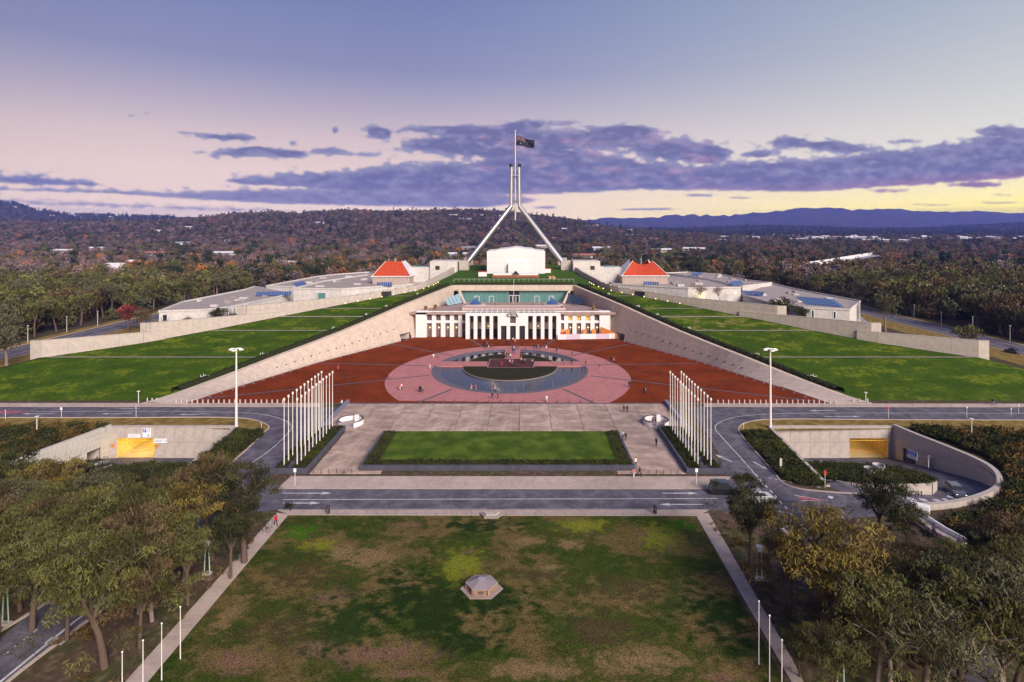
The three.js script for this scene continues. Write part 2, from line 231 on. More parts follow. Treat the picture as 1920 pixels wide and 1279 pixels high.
// ---------------------------------------------------------------- lawns
const rampE = [[145, 0], [160, 1.8], [175, 4], [186, 5.4], [200, 7.5], [214, 10], [228, 12.6], [257, 17], [275, 18.3], [300, 19.5], [335, 21]];
const E = (D) => curve(rampE, D);
const wallBase = [[142.5, -82], [186, -64.4], [228.5, -41], [257, -31]];       // foot of the cream wall
const wallTop = [[142.5, -90], [186, -67.2], [228.5, -44.4], [257, -29.6]];      // its upper edge
{
  // ramp lawns, mown turf with paler patches
  const [x0, x1, d0, d1] = [-180, 175, 143, 262];
  const t = worldTex(2048, 1024, x0, x1, d0, d1, (x, d) => {
    const a = fbm(x / 14, d / 9, 4), b = fbm(x / 2.2, d / 2.2, 3, n2b), c = n2c(x * 1.7, d * 1.7);
    let k = mixc([0.046, 0.09, 0.006], [0.074, 0.126, 0.009], clamp(a * 1.4 + 0.5)); k = mixc(k, [0.15, 0.185, 0.012], sstep(0.12, 0.6, a + b * 0.5 + fbm(x / 30 + 7, d / 18, 2, n2b) * 0.5) * 0.75); k = mixc(k, [0.036, 0.075, 0.006], sstep(0.2, 0.6, fbm(x / 20 - 4, d / 7, 3, n2c)) * 0.6);
    const dry = sstep(0.05, 0.4, fbm(x / 9 + 3, d / 6, 4, n2c)) * sstep(196, 203, d) * (1 - sstep(213, 218, d)) * (x > 0 ? 1 : 0.15); k = mixc(k, [0.22, 0.20, 0.055], dry * 0.8);
    const edge = sstep(0.15, 0.5, fbm(x / 5, d / 1.5, 3, n2a)) * (1 - sstep(146, 150, d)); k = mixc(k, [0.16, 0.15, 0.05], edge * 0.4);
    const f = 0.86 + c * 0.2 + b * 0.26; return k.map(q => q * f);
  });
  const m = mat(1, 1, 1, 1, { map: t });
  for (const s of [1, -1]) {
    const pos = [], uv = [], idx = [], ds = []; for (let d = 145; d <= 257.01; d += 2) ds.push(d);
    const N = 24;
    ds.forEach((d, j) => { const a = curve(wallTop, d) - 0.5, o = curve(outer, d) - 0.3; for (let i = 0; i <= N + 1; i++) { const skirt = i > N, x = lerp(a, o, Math.min(1, i / N)) - (skirt ? 5 : 0); pos.push(s > 0 ? x : mir(x), skirt ? -0.4 : E(d) + (i && i < N ? fbm(x / 12, d / 12, 2) * 0.12 : 0), -d); uv.push(0, 0); if (i && j) { const q = j * (N + 2) + i; s > 0 ? idx.push(q, q - 1, q - N - 3, q, q - N - 3, q - N - 2) : idx.push(q, q - N - 3, q - 1, q, q - N - 2, q - N - 3); } } });
    struct('ramp_lawn', worldUV(geoFrom(pos, uv, idx), x0, x1, d0, d1), m);
  }
  const pos = [], uv = [], idx = [];
  for (let j = 0; j <= 40; j++) { const d = 259.2 + j * 1.9, a = curve(outer, d), b = mir(a); for (let i = 0; i <= 30; i++) { const x = lerp(a, b, i / 30); pos.push(x, E(d), -d); uv.push(x, d); if (i && j) { const q = j * 31 + i; idx.push(q - 32, q - 31, q - 1, q - 31, q, q - 1); } } }
  struct('roof_lawn', geoFrom(pos, uv, idx), mat(0.07, 0.14, 0.02, 1, { map: tFine }));
  // pale footways that cross the ramps
  for (const s of [1, -1]) for (const [d, w] of [[174.5, 0.7], [199.5, 0.8], [213.6, 1.1], [223, 0.7], [240, 0.6]]) {
    const pos = [], uv = [], idx = []; const a = curve(wallTop, d) - 3.6, o = curve(outer, d) + 0.8;
    for (let i = 0; i <= 20; i++) for (const k of [0, 1]) { const x = lerp(a, o, i / 20); pos.push(s > 0 ? x : mir(x), E(d + k * w) + 0.16, -d - k * w); uv.push(x, k * w); if (i && k) { const q = i * 2; s > 0 ? idx.push(q - 2, q - 1, q, q - 1, q + 1, q) : idx.push(q - 2, q, q - 1, q - 1, q, q + 1); } }
    struct('footway', geoFrom(pos, uv, idx), mat(0.36, 0.32, 0.27, 1, { map: tFine }));
  }
}
{
  // the big foreground lawn: worn, patchy winter grass
  const [x0, x1, d0, d1] = [-60, 50, 44, 90];
  const spots = [[700, 1045, 55, 25, 0], [640, 1035, 30, 18, 0], [820, 1130, 60, 90, 2], [870, 1060, 45, 30, 1], [1090, 985, 50, 14, 1], [1070, 1020, 25, 9, 0], [985, 1015, 35, 10, 0], [620, 1120, 45, 18, 3], [700, 1225, 120, 25, 3], [590, 1215, 60, 22, 3], [1000, 1080, 60, 10, 4], [1030, 1065, 25, 8, 0], [1240, 1010, 55, 26, 1], [1280, 985, 30, 12, 5], [1350, 1160, 70, 55, 2], [880, 1200, 60, 25, 2], [640, 1165, 90, 60, 6], [560, 1000, 40, 14, 5], [600, 1020, 35, 14, 1], [900, 985, 90, 12, 2], [760, 985, 30, 6, 3], [1180, 1110, 70, 25, 4], [1200, 1240, 90, 30, 0], [1000, 1255, 90, 18, 0], [450, 1240, 70, 22, 3], [520, 1180, 70, 30, 4], [930, 1130, 70, 40, 2], [740, 1110, 40, 50, 2], [560, 1080, 60, 30, 4], [1130, 1180, 60, 30, 4], [430, 1150, 25, 40, 0], [1350, 1270, 60, 10, 3], [760, 1265, 60, 8, 3]].map(([px, py, rx, ry, k]) => { const a = P(px, py), b = P(px + rx, py), c = P(px, py - ry), d = P(px, py + ry); return [a.x, -a.z, b.x - a.x, (-c.z + d.z) / 2, k]; });
  const tone = [[0.23, 0.155, 0.07], [0.20, 0.21, 0.02], [0.016, 0.034, 0.006], [0.20, 0.115, 0.07], [0.085, 0.062, 0.025], [0.05, 0.14, 0.006], [0.024, 0.046, 0.008]];
  const t = worldTex(1400, 1024, x0, x1, d0, d1, (x, d) => {
    const a = fbm(x / 13, d / 10, 4), b = fbm(x / 2.3, d / 1.8, 4, n2b), c = n2c(x * 2.6, d * 2.6), f1 = n2a(x * 6, d * 5), streak = fbm(x / 0.9 + d * 0.4, d / 0.35, 3, n2c);
    let k = mixc([0.05, 0.066, 0.01], [0.13, 0.095, 0.032], sstep(-0.2, 0.3, a + b * 0.4)); k = mixc(k, [0.03, 0.055, 0.007], sstep(0.0, 0.4, fbm(x / 7 + 5, d / 6, 3, n2c)) * 0.7);
    for (const [sx, sd, rx, rd, i] of spots) { if (Math.abs(x - sx) > rx * 2.6 || Math.abs(d - sd) > rd * 2.6) continue; const q = Math.hypot((x - sx) / rx, (d - sd) / rd) + b * 1.1 + a * 0.5; if (q < 1.25) k = mixc(k, tone[i], (1 - sstep(0.25, 1.25, q)) * 0.92); }
    k = mixc(k, [0.27, 0.21, 0.13], sstep(0.28, 0.6, streak + b * 0.3) * 0.4 * sstep(-0.2, 0.3, a)); k = mixc(k, [0.018, 0.03, 0.01], sstep(0.3, 0.6, fbm(x / 1.1, d / 1.1, 3, n2a) + b * 0.25) * 0.55);
    const f = 0.82 + c * 0.3 + f1 * 0.34 + b * 0.25; return k.map(q => q * 1.1 * Math.max(0.2, f));
  });
  const L = [[539, 966.5], [1304, 968], [1478, 1290], [1600, 1520], [60, 1520], [262, 1290]];
  struct('front_lawn', worldUV(flat(XZ(L), 0.02), x0, x1, d0, d1), mat(1, 1, 1, 1, { map: t }));
}
// dry verges beside the upper road
const verge = mat(0.30, 0.21, 0.075, 1, { map: tex(512, 512, (u, v) => { const a = tile(u, v, 7), b = tile(u, v, 40, 4), c = tile(u, v, 120, 7); return [0.86 + a * 0.15 + b * 0.12 + c * 0.1, 0.86 + a * 0.2 + b * 0.12 + c * 0.1, 0.8 + a * 0.2 + b * 0.1]; }, 18, 18) });
struct('dry_verge', flat(XZ([[-300, 784], [200, 784], [440, 784], [472, 787], [495, 795], [503, 803], [497, 811], [443, 805], [215, 799], [150, 803], [-300, 804]]), 0.012), verge);
struct('dry_verge', flat(XZ([[1386, 803], [1392, 796], [1412, 790], [1447, 787], [1700, 788], [2300, 789], [2300, 822], [1920, 813], [1682, 804], [1443, 807], [1396, 812]]), 0.012), verge);

// ---------------------------------------------------------------- roads, paths, kerbs, markings
const road = (pts) => flat(XZ(pts), 0.0);
struct('upper_road', road([[-400, 763], [548, 763], [600, 764], [636, 764], [618, 790], [578, 830], [520, 878], [487, 905], [560, 916], [1345, 917], [1362, 893], [1345, 845], [1310, 790], [1285, 764], [1335, 763], [2400, 764], [2400, 788], [1700, 787], [1447, 786], [1412, 789], [1391, 796], [1385, 806], [1390, 816], [1453, 887], [1467, 905], [1493, 915], [1550, 922], [1640, 928], [1690, 931], [1700, 957], [1640, 968], [1560, 975], [1600, 1010], [1760, 1120], [1900, 1240], [1820, 1300], [1700, 1180], [1560, 1070], [1490, 1010], [1470, 985], [1440, 965], [1330, 956], [535, 956], [440, 962], [345, 1030], [144, 1176], [20, 1272], [-60, 1340], [-260, 1400], [-100, 1268], [0, 1196], [60, 1150], [118, 1110], [225, 1035], [330, 930], [420, 880], [470, 835], [492, 812], [504, 803], [497, 795], [472, 786], [440, 783], [200, 783], [-400, 783]]), M.asphalt);
const paintG = { line: [], pink: [] };
const line = (pts, w, sm) => paintG.line.push(ribbon(sm ? smooth(XZ(pts)) : XZ(pts), w, 0.012));
line([[-100, 772], [430, 773], [490, 777], [530, 787], [547, 800], [540, 812], [505, 845], [472, 868]], 0.18, true);
line([[2200, 776], [1500, 775], [1430, 777], [1375, 783], [1345, 795], [1341, 803], [1352, 818], [1393, 863], [1435, 913]], 0.18, true);
line([[530, 937], [1345, 935]], 0.18); line([[530, 943.5], [556, 943.5]], 0.2); line([[530, 925], [580, 925]], 0.2); line([[1255, 946], [1318, 946]], 0.2); line([[1242, 925], [1270, 925]], 0.2);
line([[222, 766], [262, 766]], 0.2); line([[68, 776], [100, 775]], 0.25); line([[215, 776], [247, 775]], 0.25); line([[362, 777], [392, 776]], 0.25); line([[1545, 781], [1590, 781]], 0.25); line([[1528, 770], [1568, 769.5]], 0.25);
const arrow = (px, py, a, sz = 1) => { const p = P(px, py), g = merge([ribbon([[0, 0], [0, -2.6 * sz]], 0.28, 0), flat([[-0.5 * sz, -2.4 * sz], [0.5 * sz, -2.4 * sz], [0, -4 * sz]], 0)]); g.rotateY(a); g.translate(p.x, 0.0125, p.z); paintG.line.push(g); };
const Q = Math.PI / 2;
arrow(575, 925, -Q); arrow(552, 943.5, -Q); arrow(1262, 925, -Q); arrow(1285, 946, Q); arrow(75, 776, Q); arrow(222, 776, Q); arrow(368, 777, Q); arrow(1372, 866, 0.5); arrow(1412, 866, Math.PI + 0.35); arrow(1550, 770, Q); arrow(1580, 781, -Q);
for (let i = 0; i < 15; i++) { const a = [1397 + i * 9.3, 868 + i * 10.2]; if (a[1] < 1000) line([a, [a[0] + 5, a[1] + 5.4]], 0.22); }
for (let i = 0; i < 8; i++) line([[1440 + i * 13, 896 + i * 2.4], [1447 + i * 13, 897.4 + i * 2.4]], 0.2);
line([[1420, 957], [1450, 957], [1465, 968]], 0.3); line([[1462, 958], [1466, 965], [1440, 957]], 0.8); line([[1468, 990], [1482, 999]], 1.3);
paintG.pink.push(flat(XZ([[1493, 930], [1551, 938], [1505, 938]]), 0.012)); paintG.pink.push(flat(XZ([[-10, 776], [10, 770], [64, 771.5], [20, 775]]), 0.012));
line([[1490, 929], [1552, 938.5], [1503, 939]], 0.2); line([[1553, 931], [1562, 934]], 0.9);
for (let i = 0; i < 6; i++) { const y = 1228 - i * 14, x = 8 + i * 18; paintG.line.push(ribbon(XZ([[x, y], [x + 8, y - 6]]), 0.14, 0.012)); }
line([[-30, 1304], [0, 1279], [139, 1166], [240, 1092]], 0.3); line([[98, 1208], [114, 1196]], 2.0);
struct('road_markings', merge(paintG.line), M.paint); struct('pink_islands', merge(paintG.pink), M.pinkPaint);
// footpaths of the foreground
const tPath = M.conc.clone(); tPath.color = col(0.50, 0.40, 0.37);
function slabPath(name, L, R, n, y) {            // concrete bays between two pixel edges, each bay its own slab
  const g = new THREE.Group(); g.name = numbered(name); g.userData.kind = 'structure'; scene.add(g);
  const ms = [0, 1, 2].map(i => { const m = tPath.clone(); m.color = col(0.54 + i * 0.03 - 0.03, 0.43 + i * 0.025 - 0.025, 0.385 + i * 0.025 - 0.025); return m; });
  const at = (pts, t) => { const q = t * (pts.length - 1), i = Math.min(pts.length - 2, Math.floor(q)); return [lerp(pts[i][0], pts[i + 1][0], q - i), lerp(pts[i][1], pts[i + 1][1], q - i)]; };
  const l = XZ(L), r = XZ(R), R2 = rng(n + L[0][0]), gap = 0.02 / l.reduce((q, p, i) => i ? q + Math.hypot(p[0] - l[i - 1][0], p[1] - l[i - 1][1]) : 0, 0);
  for (let i = 0; i < n; i++) { const a = at(l, i / n + gap), b = at(r, i / n + gap), c = at(r, (i + 1) / n - gap), d = at(l, (i + 1) / n - gap); mesh('slab', prism([a, b, c, d], -0.1, y + R2() * 0.006), ms[Math.floor(R2() * 3)], g); }
}
slabPath('footpath', [[519, 962], [225, 1290]], [[541, 965], [268, 1290]], 16, 0.045);
slabPath('footpath', [[1304, 965], [1462, 1240], [1490, 1290]], [[1328, 962], [1484, 1234], [1512, 1290]], 16, 0.045);
slabPath('kerbside_path', [[519, 956.2], [1330, 956.2]], [[541, 966], [1306, 967.5]], 20, 0.06);
slabPath('front_walk', [[545, 893.5], [1372, 894]], [[520, 917], [1345, 917.5]], 13, 0.07);
slabPath('road_walk', [[-300, 756.5], [600, 756.5]], [[-300, 763], [600, 763.2]], 40, 0.1);
slabPath('road_walk', [[1320, 757], [2300, 758]], [[1320, 763], [2300, 764]], 40, 0.1);
// kerbs
function kerb(pts, w = 0.3, h = 0.13, m = M.conc) { const g = [], q = smooth(XZ(pts), 5); for (let i = 1; i < q.length; i++) { const a = q[i - 1], b = q[i], L = Math.hypot(b[0] - a[0], b[1] - a[1]); g.push(box(w, h, L + 0.05, (a[0] + b[0]) / 2, -0.02, (a[1] + b[1]) / 2, Math.atan2(b[0] - a[0], b[1] - a[1]))); } return merge(g); }
struct('kerb', kerb([[-300, 783.5], [200, 783.5], [440, 783.5], [474, 787], [497, 795], [504, 803], [492, 813], [470, 836], [420, 880]]), mat(0.5, 0.4, 0.33));
struct('kerb', kerb([[2300, 788.5], [1700, 787.5], [1447, 786.5], [1412, 789.5], [1391, 796.5], [1385, 806], [1391, 817], [1453, 888], [1468, 906], [1493, 915.5], [1550, 922.5], [1630, 927]]), mat(0.42, 0.34, 0.32));
struct('kerb', kerb([[-140, 1284], [-40, 1210], [60, 1148], [118, 1112]], 0.35), mat(0.5, 0.42, 0.38));
struct('kerb', kerb([[-20, 1312], [20, 1274], [146, 1178], [200, 1138]], 0.35), mat(0.5, 0.42, 0.38));
struct('kerb', kerb([[1430, 961], [1462, 978], [1487, 1005]], 0.3), M.conc);

// ---------------------------------------------------------------- forecourt
{
  const tGrav = worldTex(1024, 1024, -95, 90, 140, 235, (x, d) => { const a = fbm(x / 12, d / 12, 4), b = fbm(x / 1.5, d / 1.5, 3, n2b), c = n2c(x * 3, d * 3), st = sstep(0.1, 0.5, fbm(x / 26, d / 5, 3, n2c)), f = (0.92 + a * 0.34 + b * 0.22 + c * 0.16) * (1 - st * 0.18); return [0.20 * f, (0.037 + st * 0.01) * f, (0.009 + st * 0.005) * f]; });
  const pts = []; for (const d of [142.6, 150, 160, 170, 186, 200, 215, 232]) pts.push([curve(wallBase, d) - 0.5, -d]); for (const d of [232, 215, 200, 186, 170, 160, 150, 142.6]) pts.push([mir(curve(wallBase, d)) + 0.5, -d]);
  const ell = (cx, cd, a, b, y0 = 0, y1 = 2 * Math.PI, n = 72) => Array.from({ length: n + 1 }, (_, i) => { const t = lerp(y0, y1, i / n); return [cx + a * Math.cos(t), -(cd + b * Math.sin(t))]; });
  const pcx = -3.7, pcd = 178.2, pa = 23.6, pb = 27.4, wa = 21.2, wb = 24.9;
  struct('red_gravel', worldUV(flat(pts, 0.03, [ell(pcx, pcd, pa, pb).slice(0, -1)]), -95, 90, 140, 235), mat(1, 1, 1, 1, { map: tGrav }));
  const cx = -3.9, cd = 170.9, A = 34.9, B = 40.2, cut = Math.asin((142.7 - cd) / B);
  const pinkPts = ell(cx, cd, A, B, cut, Math.PI - cut); pinkPts.pop();
  struct('pink_paving', flat(pinkPts, 0.045, [ell(pcx, pcd, pa, pb).slice(0, -1)]), M.pink);
  // pool: sunken basin, coping, water, island, crossing
  const ring = (a0, b0, y0, a1, b1, y1) => { const p = ell(pcx, pcd, a0, b0), q = ell(pcx, pcd, a1, b1), pos = [], uv = [], idx = []; p.forEach((v, i) => { pos.push(v[0], y0, v[1], q[i][0], y1, q[i][1]); uv.push(i * 1.5, 0, i * 1.5, 2); if (i) { const k = i * 2; idx.push(k - 2, k, k - 1, k - 1, k, k + 1); } }); return geoFrom(pos, uv, idx); };
  struct('pool_steps', merge([ring(pa, pb, 0.045, pa - 0.8, pb - 0.9, 0.04), ring(pa - 0.8, pb - 0.9, 0.04, pa - 0.8, pb - 0.9, -0.12), ring(pa - 0.8, pb - 0.9, -0.12, pa - 1.6, pb - 1.7, -0.12), ring(pa - 1.6, pb - 1.7, -0.12, pa - 1.6, pb - 1.7, -0.28), ring(pa - 1.6, pb - 1.7, -0.28, wa - 0.5, wb - 0.5, -0.29)]), mat(0.17, 0.155, 0.2, 0.7, { map: tFine }));
  const wt = tex(512, 512, (u, v) => { const a = tile(u, v, 8), b = tile(u, v, 40, 3), q = 0.8 + a * 0.2 + b * 0.15; return [q, q, q]; }, 12, 12);
  struct('pool_water', flat(ell(pcx, pcd, wa + 0.3, wb + 0.3).slice(0, -1), -0.34), new THREE.MeshPhysicalMaterial({ color: col(0.018, 0.022, 0.045), roughness: 0.1, clearcoat: 0.2, map: wt, bumpMap: wt, bumpScale: 0.004 }));
  struct('pool_joints', merge([[925, 713, 922, 733], [981, 713, 982, 733], [1035, 713, 1038, 728]].map(([a, b, c, d]) => ribbon([[P(a, b, -0.33).x, P(a, b, -0.33).z], [P(c, d, -0.33).x, P(c, d, -0.33).z]], 0.16, -0.325))), mat(0.2, 0.2, 0.26));
  const isl = ell(pcx, 181.5, 14.8, 17.2).slice(0, -1);
  struct('island_kerb', prism(isl, -0.4, -0.1), mat(0.22, 0.19, 0.19));
  struct('island_turf', flat(isl.map(([x, z]) => [pcx + (x - pcx) * 0.975, -181.5 + (z + 181.5) * 0.975]), -0.05), mat(0.045, 0.042, 0.02, 1, { map: tFine }));
  struct('crossing', merge([prism(XZ([[796, 686.5], [914, 686.5], [914, 678], [800, 678]]), -0.4, 0.05), prism(XZ([[999, 686.5], [1110, 686.5], [1108, 678], [1000, 678]]), -0.4, 0.05), prism(XZ([[945.5, 673.5], [974.5, 673.5], [975.5, 655.2], [946.5, 655.2]]), -0.4, 0.05)]), M.pink);
  const tm = tex(256, 128, (u, v) => { const a = tile(u, v, 30), b = tile(u * 0.3, v, 40, 7); const q = 0.7 + a * 0.3; return [q + b * 0.3, q * 0.9, q * 0.92]; }, 16, 12);
  const mosaic = thing('mosaic_platform', 'brown mosaic platform at the middle of the forecourt pool', 'mosaic');
  mesh('platform', prism(XZ([[914, 690], [1001, 690], [999.5, 673.7], [919, 673.7]]), -0.4, 0.12), mat(0.22, 0.105, 0.105, 0.8, { map: tm }), mosaic);
  mesh('edging', merge([[[914, 690], [1001, 690]], [[1001, 690], [999.5, 673.7]], [[914, 690], [919, 673.7]], [[919, 673.7], [999.5, 673.7]]].map(([a, b]) => ribbon(XZ([a, b]), 0.35, 0.126))), mat(0.3, 0.2, 0.2), mosaic);
  // dark drainage strips that fan out over gravel and paving
  const strips = [[371, 749, 805, 704], [597, 681, 797, 686], [727, 644, 849, 667], [880, 635.5, 910, 653.5], [785, 755, 848, 730], [1107, 705, 1530, 753], [1100, 684.5, 1311, 682], [1073, 667, 1196, 642], [1012, 653.5, 1040, 637], [1056, 730, 1114, 756]];
  struct('drain_strips', merge(strips.map(([a, b, c, d]) => ribbon(XZ([[a, b], [c, d]]), 0.75, 0.06))), M.strip);
  struct('forecourt_edge', merge([box(157, 0.1, 0.6, C, 0, -142.5), box(150, 0.06, 0.5, C, 0, -231.5)]), M.strip);
}
// plaza of large concrete bays
{
  const g = new THREE.Group(); g.name = 'plaza'; g.userData.kind = 'structure'; scene.add(g);
  const tSlab = tex(512, 512, (u, v) => { const a = tile(u, v, 4, 2), b = tile(u, v, 12, 6), c = tile(u, v, 50, 1), st = Math.max(0, tile(u, v, 7, 13)); const q = 0.88 + a * 0.12 + b * 0.08 + c * 0.06 - st * 0.14; return [q + st * 0.04, q, q - st * 0.03]; }, 19, 19);
  const R = rng(5), ms = Array.from({ length: 5 }, () => { const m = M.conc.clone(); m.map = tSlab; const f = 0.92 + R() * 0.16; m.color = col(0.56 * f, 0.42 * f, 0.355 * f); return m; });
  const slab = (x0, x1, d0, d1, y = 0.05) => { const gg = box(x1 - x0 - 0.09, 0.2, d1 - d0 - 0.09, (x0 + x1) / 2, y - 0.2 + R() * 0.008, -(d0 + d1) / 2); const u = gg.attributes.uv, ox = R() * 9; for (let i = 0; i < u.count; i++) u.setXY(i, u.getX(i) + ox, u.getY(i) + ox); mesh('slab', gg, ms[Math.floor(R() * 5)], g); };
  const xs = []; for (let k = -5; k <= 6; k++) xs.push(-4.0 + (k - 0.5) * 6.86); xs[0] = -42.2; xs[xs.length - 1] = 35.2;
  for (let i = 0; i + 1 < xs.length; i++) { slab(xs[i], xs[i + 1], 134.4, 142.2); slab(xs[i], xs[i + 1], 123.4, 134.4); }
  for (const s of [1, -1]) { const f = (x) => s > 0 ? x : mir(x) - 0.6; const ds = [102, 112.5, 123.4]; for (let i = 0; i < 2; i++) { const a = f(-37), b = f(-24.6), m = (a + b) / 2; slab(Math.min(a, b), Math.max(a, b), ds[i], ds[i + 1]); } slab(Math.min(f(-43.5), f(-37)), Math.max(f(-43.5), f(-37)), 123.5, 130); }
  // low granite rail between plaza and road
  for (const s of [1, -1]) { const f = (x) => s > 0 ? x : mir(x); mesh('rail_wall', box(0.7, 0.85, 20, f(-42.4), 0, -133), mat(0.2, 0.2, 0.27, 0.6), g); }
}

// ---------------------------------------------------------------- the great cream walls, hedges and stepped outer walls
for (const s of [1, -1]) {
  const f = (x) => s > 0 ? x : mir(x), side = s > 0 ? 'bright' : 'pinkish';
  const w = thing('forecourt_wall', s > 0 ? 'long cream battered wall climbing beside the red gravel, on the side of the bright yellow tunnel' : 'long pinkish battered wall climbing beside the red gravel, ending behind the white hoarding', 'wall');
  const ds = []; for (let d = 142.5; d <= 257.1; d += 5.205) ds.push(Math.min(d, 257));
  for (let i = 0; i + 1 < ds.length; i++) {          // one cast panel after another
    const a = ds[i] + 0.02, b = ds[i + 1] - 0.02, Eb = Math.max(0.02, E(a)), Ee = Math.max(0.05, E(b));
    const v = (d, e, list, o = 0) => V3(f(curve(list, d) + o), e, -d), door = a < 225 && b > 222 ? 2.6 : 0, low = (d) => { const q = v(d, -0.2, wallBase).lerp(v(d, E(d) + 0.35, wallTop), door / (E(d) + 0.5)); return q; };
    const A0 = low(a), A1 = low(b), B0 = v(a, Eb + 0.35, wallTop), B1 = v(b, Ee + 0.35, wallTop), C0 = v(a, Eb + 0.35, wallTop, -1.5), C1 = v(b, Ee + 0.35, wallTop, -1.5), D0 = v(a, -0.5, wallTop, -1.5), D1 = v(b, -0.5, wallTop, -1.5);
    const g = s > 0 ? [quad(A0, A1, B1, B0), quad(B0, B1, C1, C0), quad(C0, C1, D1, D0)] : [quad(A1, A0, B0, B1), quad(B1, B0, C0, C1), quad(C1, C0, D0, D1)];
    mesh('panel', merge(g), M.cream, w);
  }
  mesh('end_cap', prism([[f(-82), -142.5], [f(-92.5), -142.5], [f(-79.5), -162], [f(-76), -160]], -0.1, 0.16), M.cream, w);
  // small dark vents low on the wall, near the building
{ const n = new THREE.Group(); n.name = 'doorway'; w.add(n); const at = (d, o) => f(curve(wallBase, d) - o), d0 = 220.6, d1 = 226, ry = Math.atan2(at(d1, 0) - at(d0, 0), d0 - d1); mesh('back_wall', box(0.3, 3.2, 8, at((d0 + d1) / 2, 4.4), -0.2, -(d0 + d1) / 2, ry), M.conc, n); for (const d of [d0, d1]) mesh('side_wall', box(3.6, 3.2, 0.3, at(d, 2.9), -0.2, -d), M.conc, n); }
  for (let i = 0; i < 16; i++) { const d = 172 + i * 3.1, p = V3(f(lerp(curve(wallBase, d), curve(wallTop, d), 0.42)) + s * 0.05, E(d) * 0.42, -d); mesh('wall_light', box(0.3, 0.3, 0.4, p.x, p.y, p.z), M.dark, w); }
  // clipped hedge along the top of the wall
  const pos = [], uv = [], idx = [], prof = [[-1.5, -0.1], [-1.45, 0.9], [-1.9, 1.35], [-3.2, 1.4], [-3.7, 0.9], [-3.8, -0.1]]; let row = 0;
  for (let d = 150; d <= 256.5; d += 0.7, row++) prof.forEach(([o, h], i) => { const n = fbm(d / 1.3, i * 3.1, 3) * 0.35; pos.push(f(curve(wallTop, d) + o + n * 0.6), E(d) + h + n, -d); uv.push(d, i); if (row && i) { const q = row * 6 + i; s > 0 ? idx.push(q - 7, q - 1, q, q - 7, q, q - 6) : idx.push(q - 7, q, q - 1, q - 7, q - 6, q); } });
  const hg = geoFrom(pos, uv, idx).toNonIndexed(); hg.computeVertexNormals();
  tag(mesh('hedge', hg, mat(0.035, 0.04, 0.018, 1, { map: tFine })), s > 0 ? 'long dark clipped hedge along the top of the cream wall' : 'long dark clipped hedge along the top of the pinkish wall', 'hedge');
  // small railed stairs where the footways meet the hedge
  const rails = [[174.5, 1.6], [199.5, 1.4], [213.6, 1.3], [223, 1.2], [240, 1.1], [158, 1.7]];
  for (const [k0, [d]] of [...rails].sort((a, b) => a[0] - b[0]).entries()) { const t = thing('stair_rail', `${ORD[k0]} white stair railing up from the road, at the hedge of the ${s > 0 ? 'cream' : 'pinkish'} wall`, 'railing', V3(f(curve(wallTop, d) - 3.6), E(d), -d), 0, 'stair railings on the lawns');
    for (const k of [0, 1]) { for (const x of [-1.1, 1.1]) mesh('post', rod(V3(x, -0.1, -k * 1.4), V3(x, 1.5, -k * 1.4), 0.06), M.whitePaint, t); mesh('top_bar', rod(V3(-1.1, 1.05, -k * 1.4), V3(1.1, 1.05, -k * 1.4), 0.05), M.whitePaint, t); mesh('middle_bar', rod(V3(-1.1, 0.6, -k * 1.4), V3(1.1, 0.6, -k * 1.4), 0.05), M.whitePaint, t); } }
  // low wire fence along the foot of the wall
  const fe = thing('wire_fence', s > 0 ? 'low temporary wire fence along the foot of the cream wall' : 'low temporary wire fence along the foot of the pinkish wall', 'fence');
  for (let d = 148; d < 222; d += 3.2) { const p = V3(f(curve(wallBase, d) + 1), 0, -d), q = V3(f(curve(wallBase, d + 3.2) + 1), 0, -d - 3.2); mesh('post', rod(p, p.clone().setY(1.1), 0.035), M.rail, fe); mesh('wire', merge([0.25, 0.65, 1.05].map(h => rod(p.clone().setY(h), q.clone().setY(h), 0.018, 0.018, 4))), M.rail, fe); mesh('foot_block', box(0.5, 0.15, 0.3, p.x, 0.03, p.z), mat(0.2, 0.2, 0.3), fe); }
  // stepped outer wall: three lengths, each built of cast panels
  const lengths = [[175, 192, 9.0, 9.0, 0], [190, 216, 11.8, 11.8, 0.9], [208.5, 230, 14.8, 15.4, 1.9], [230, 258, 15.4, 18.8, 1.9], [258, 300, 18.8, 21.6, 1.9], [300, 335, 21.6, 22.6, 1.9]];
  const ow = thing('stepped_wall', s > 0 ? 'long stepped concrete wall along the lawn, toward the red autumn tree' : 'long stepped concrete wall along the lawn, toward the wing with solar panels', 'wall');
  lengths.forEach(([a, b, e0, e1, off], k) => { const n = Math.round((b - a) / 3.6); for (let i = 0; i < n; i++) { const d0 = lerp(a, b, i / n), d1 = lerp(a, b, (i + 1) / n), p = V3(f(curve(outer, d0) - off), 0, -d0), q = V3(f(curve(outer, d1) - off), 0, -d1), L = p.distanceTo(q), ry = Math.atan2(q.x - p.x, q.z - p.z);
    const e = lerp(e0, e1, (i + 0.5) / n); mesh('panel', box(k > 2 ? 0.8 : 0.9, e + 1, L - 0.035, (p.x + q.x) / 2, -1, (p.z + q.z) / 2, ry), M.conc, ow); mesh('coping', box(k > 2 ? 0.9 : 1.0, 0.12, L - 0.02, (p.x + q.x) / 2, e, (p.z + q.z) / 2, ry), M.conc, ow); }
    if (k < 3) { const p = V3(f(curve(outer, a) - off - 0.7), 0, -a + 0.6); mesh('end_pier', box(3.2, e0 + 1, 1.0, p.x - s * 0.9, -1, p.z - 0.9), M.conc, ow); } });
  // wall openings with windows near the wings
  mesh('window', box(0.3, 3.4, 4.5, f(curve(outer, 241) - 1.38), 13.0, -241, Math.atan2(f(curve(outer, 243)) - f(curve(outer, 239)), -4)), M.glassDark, ow);
}

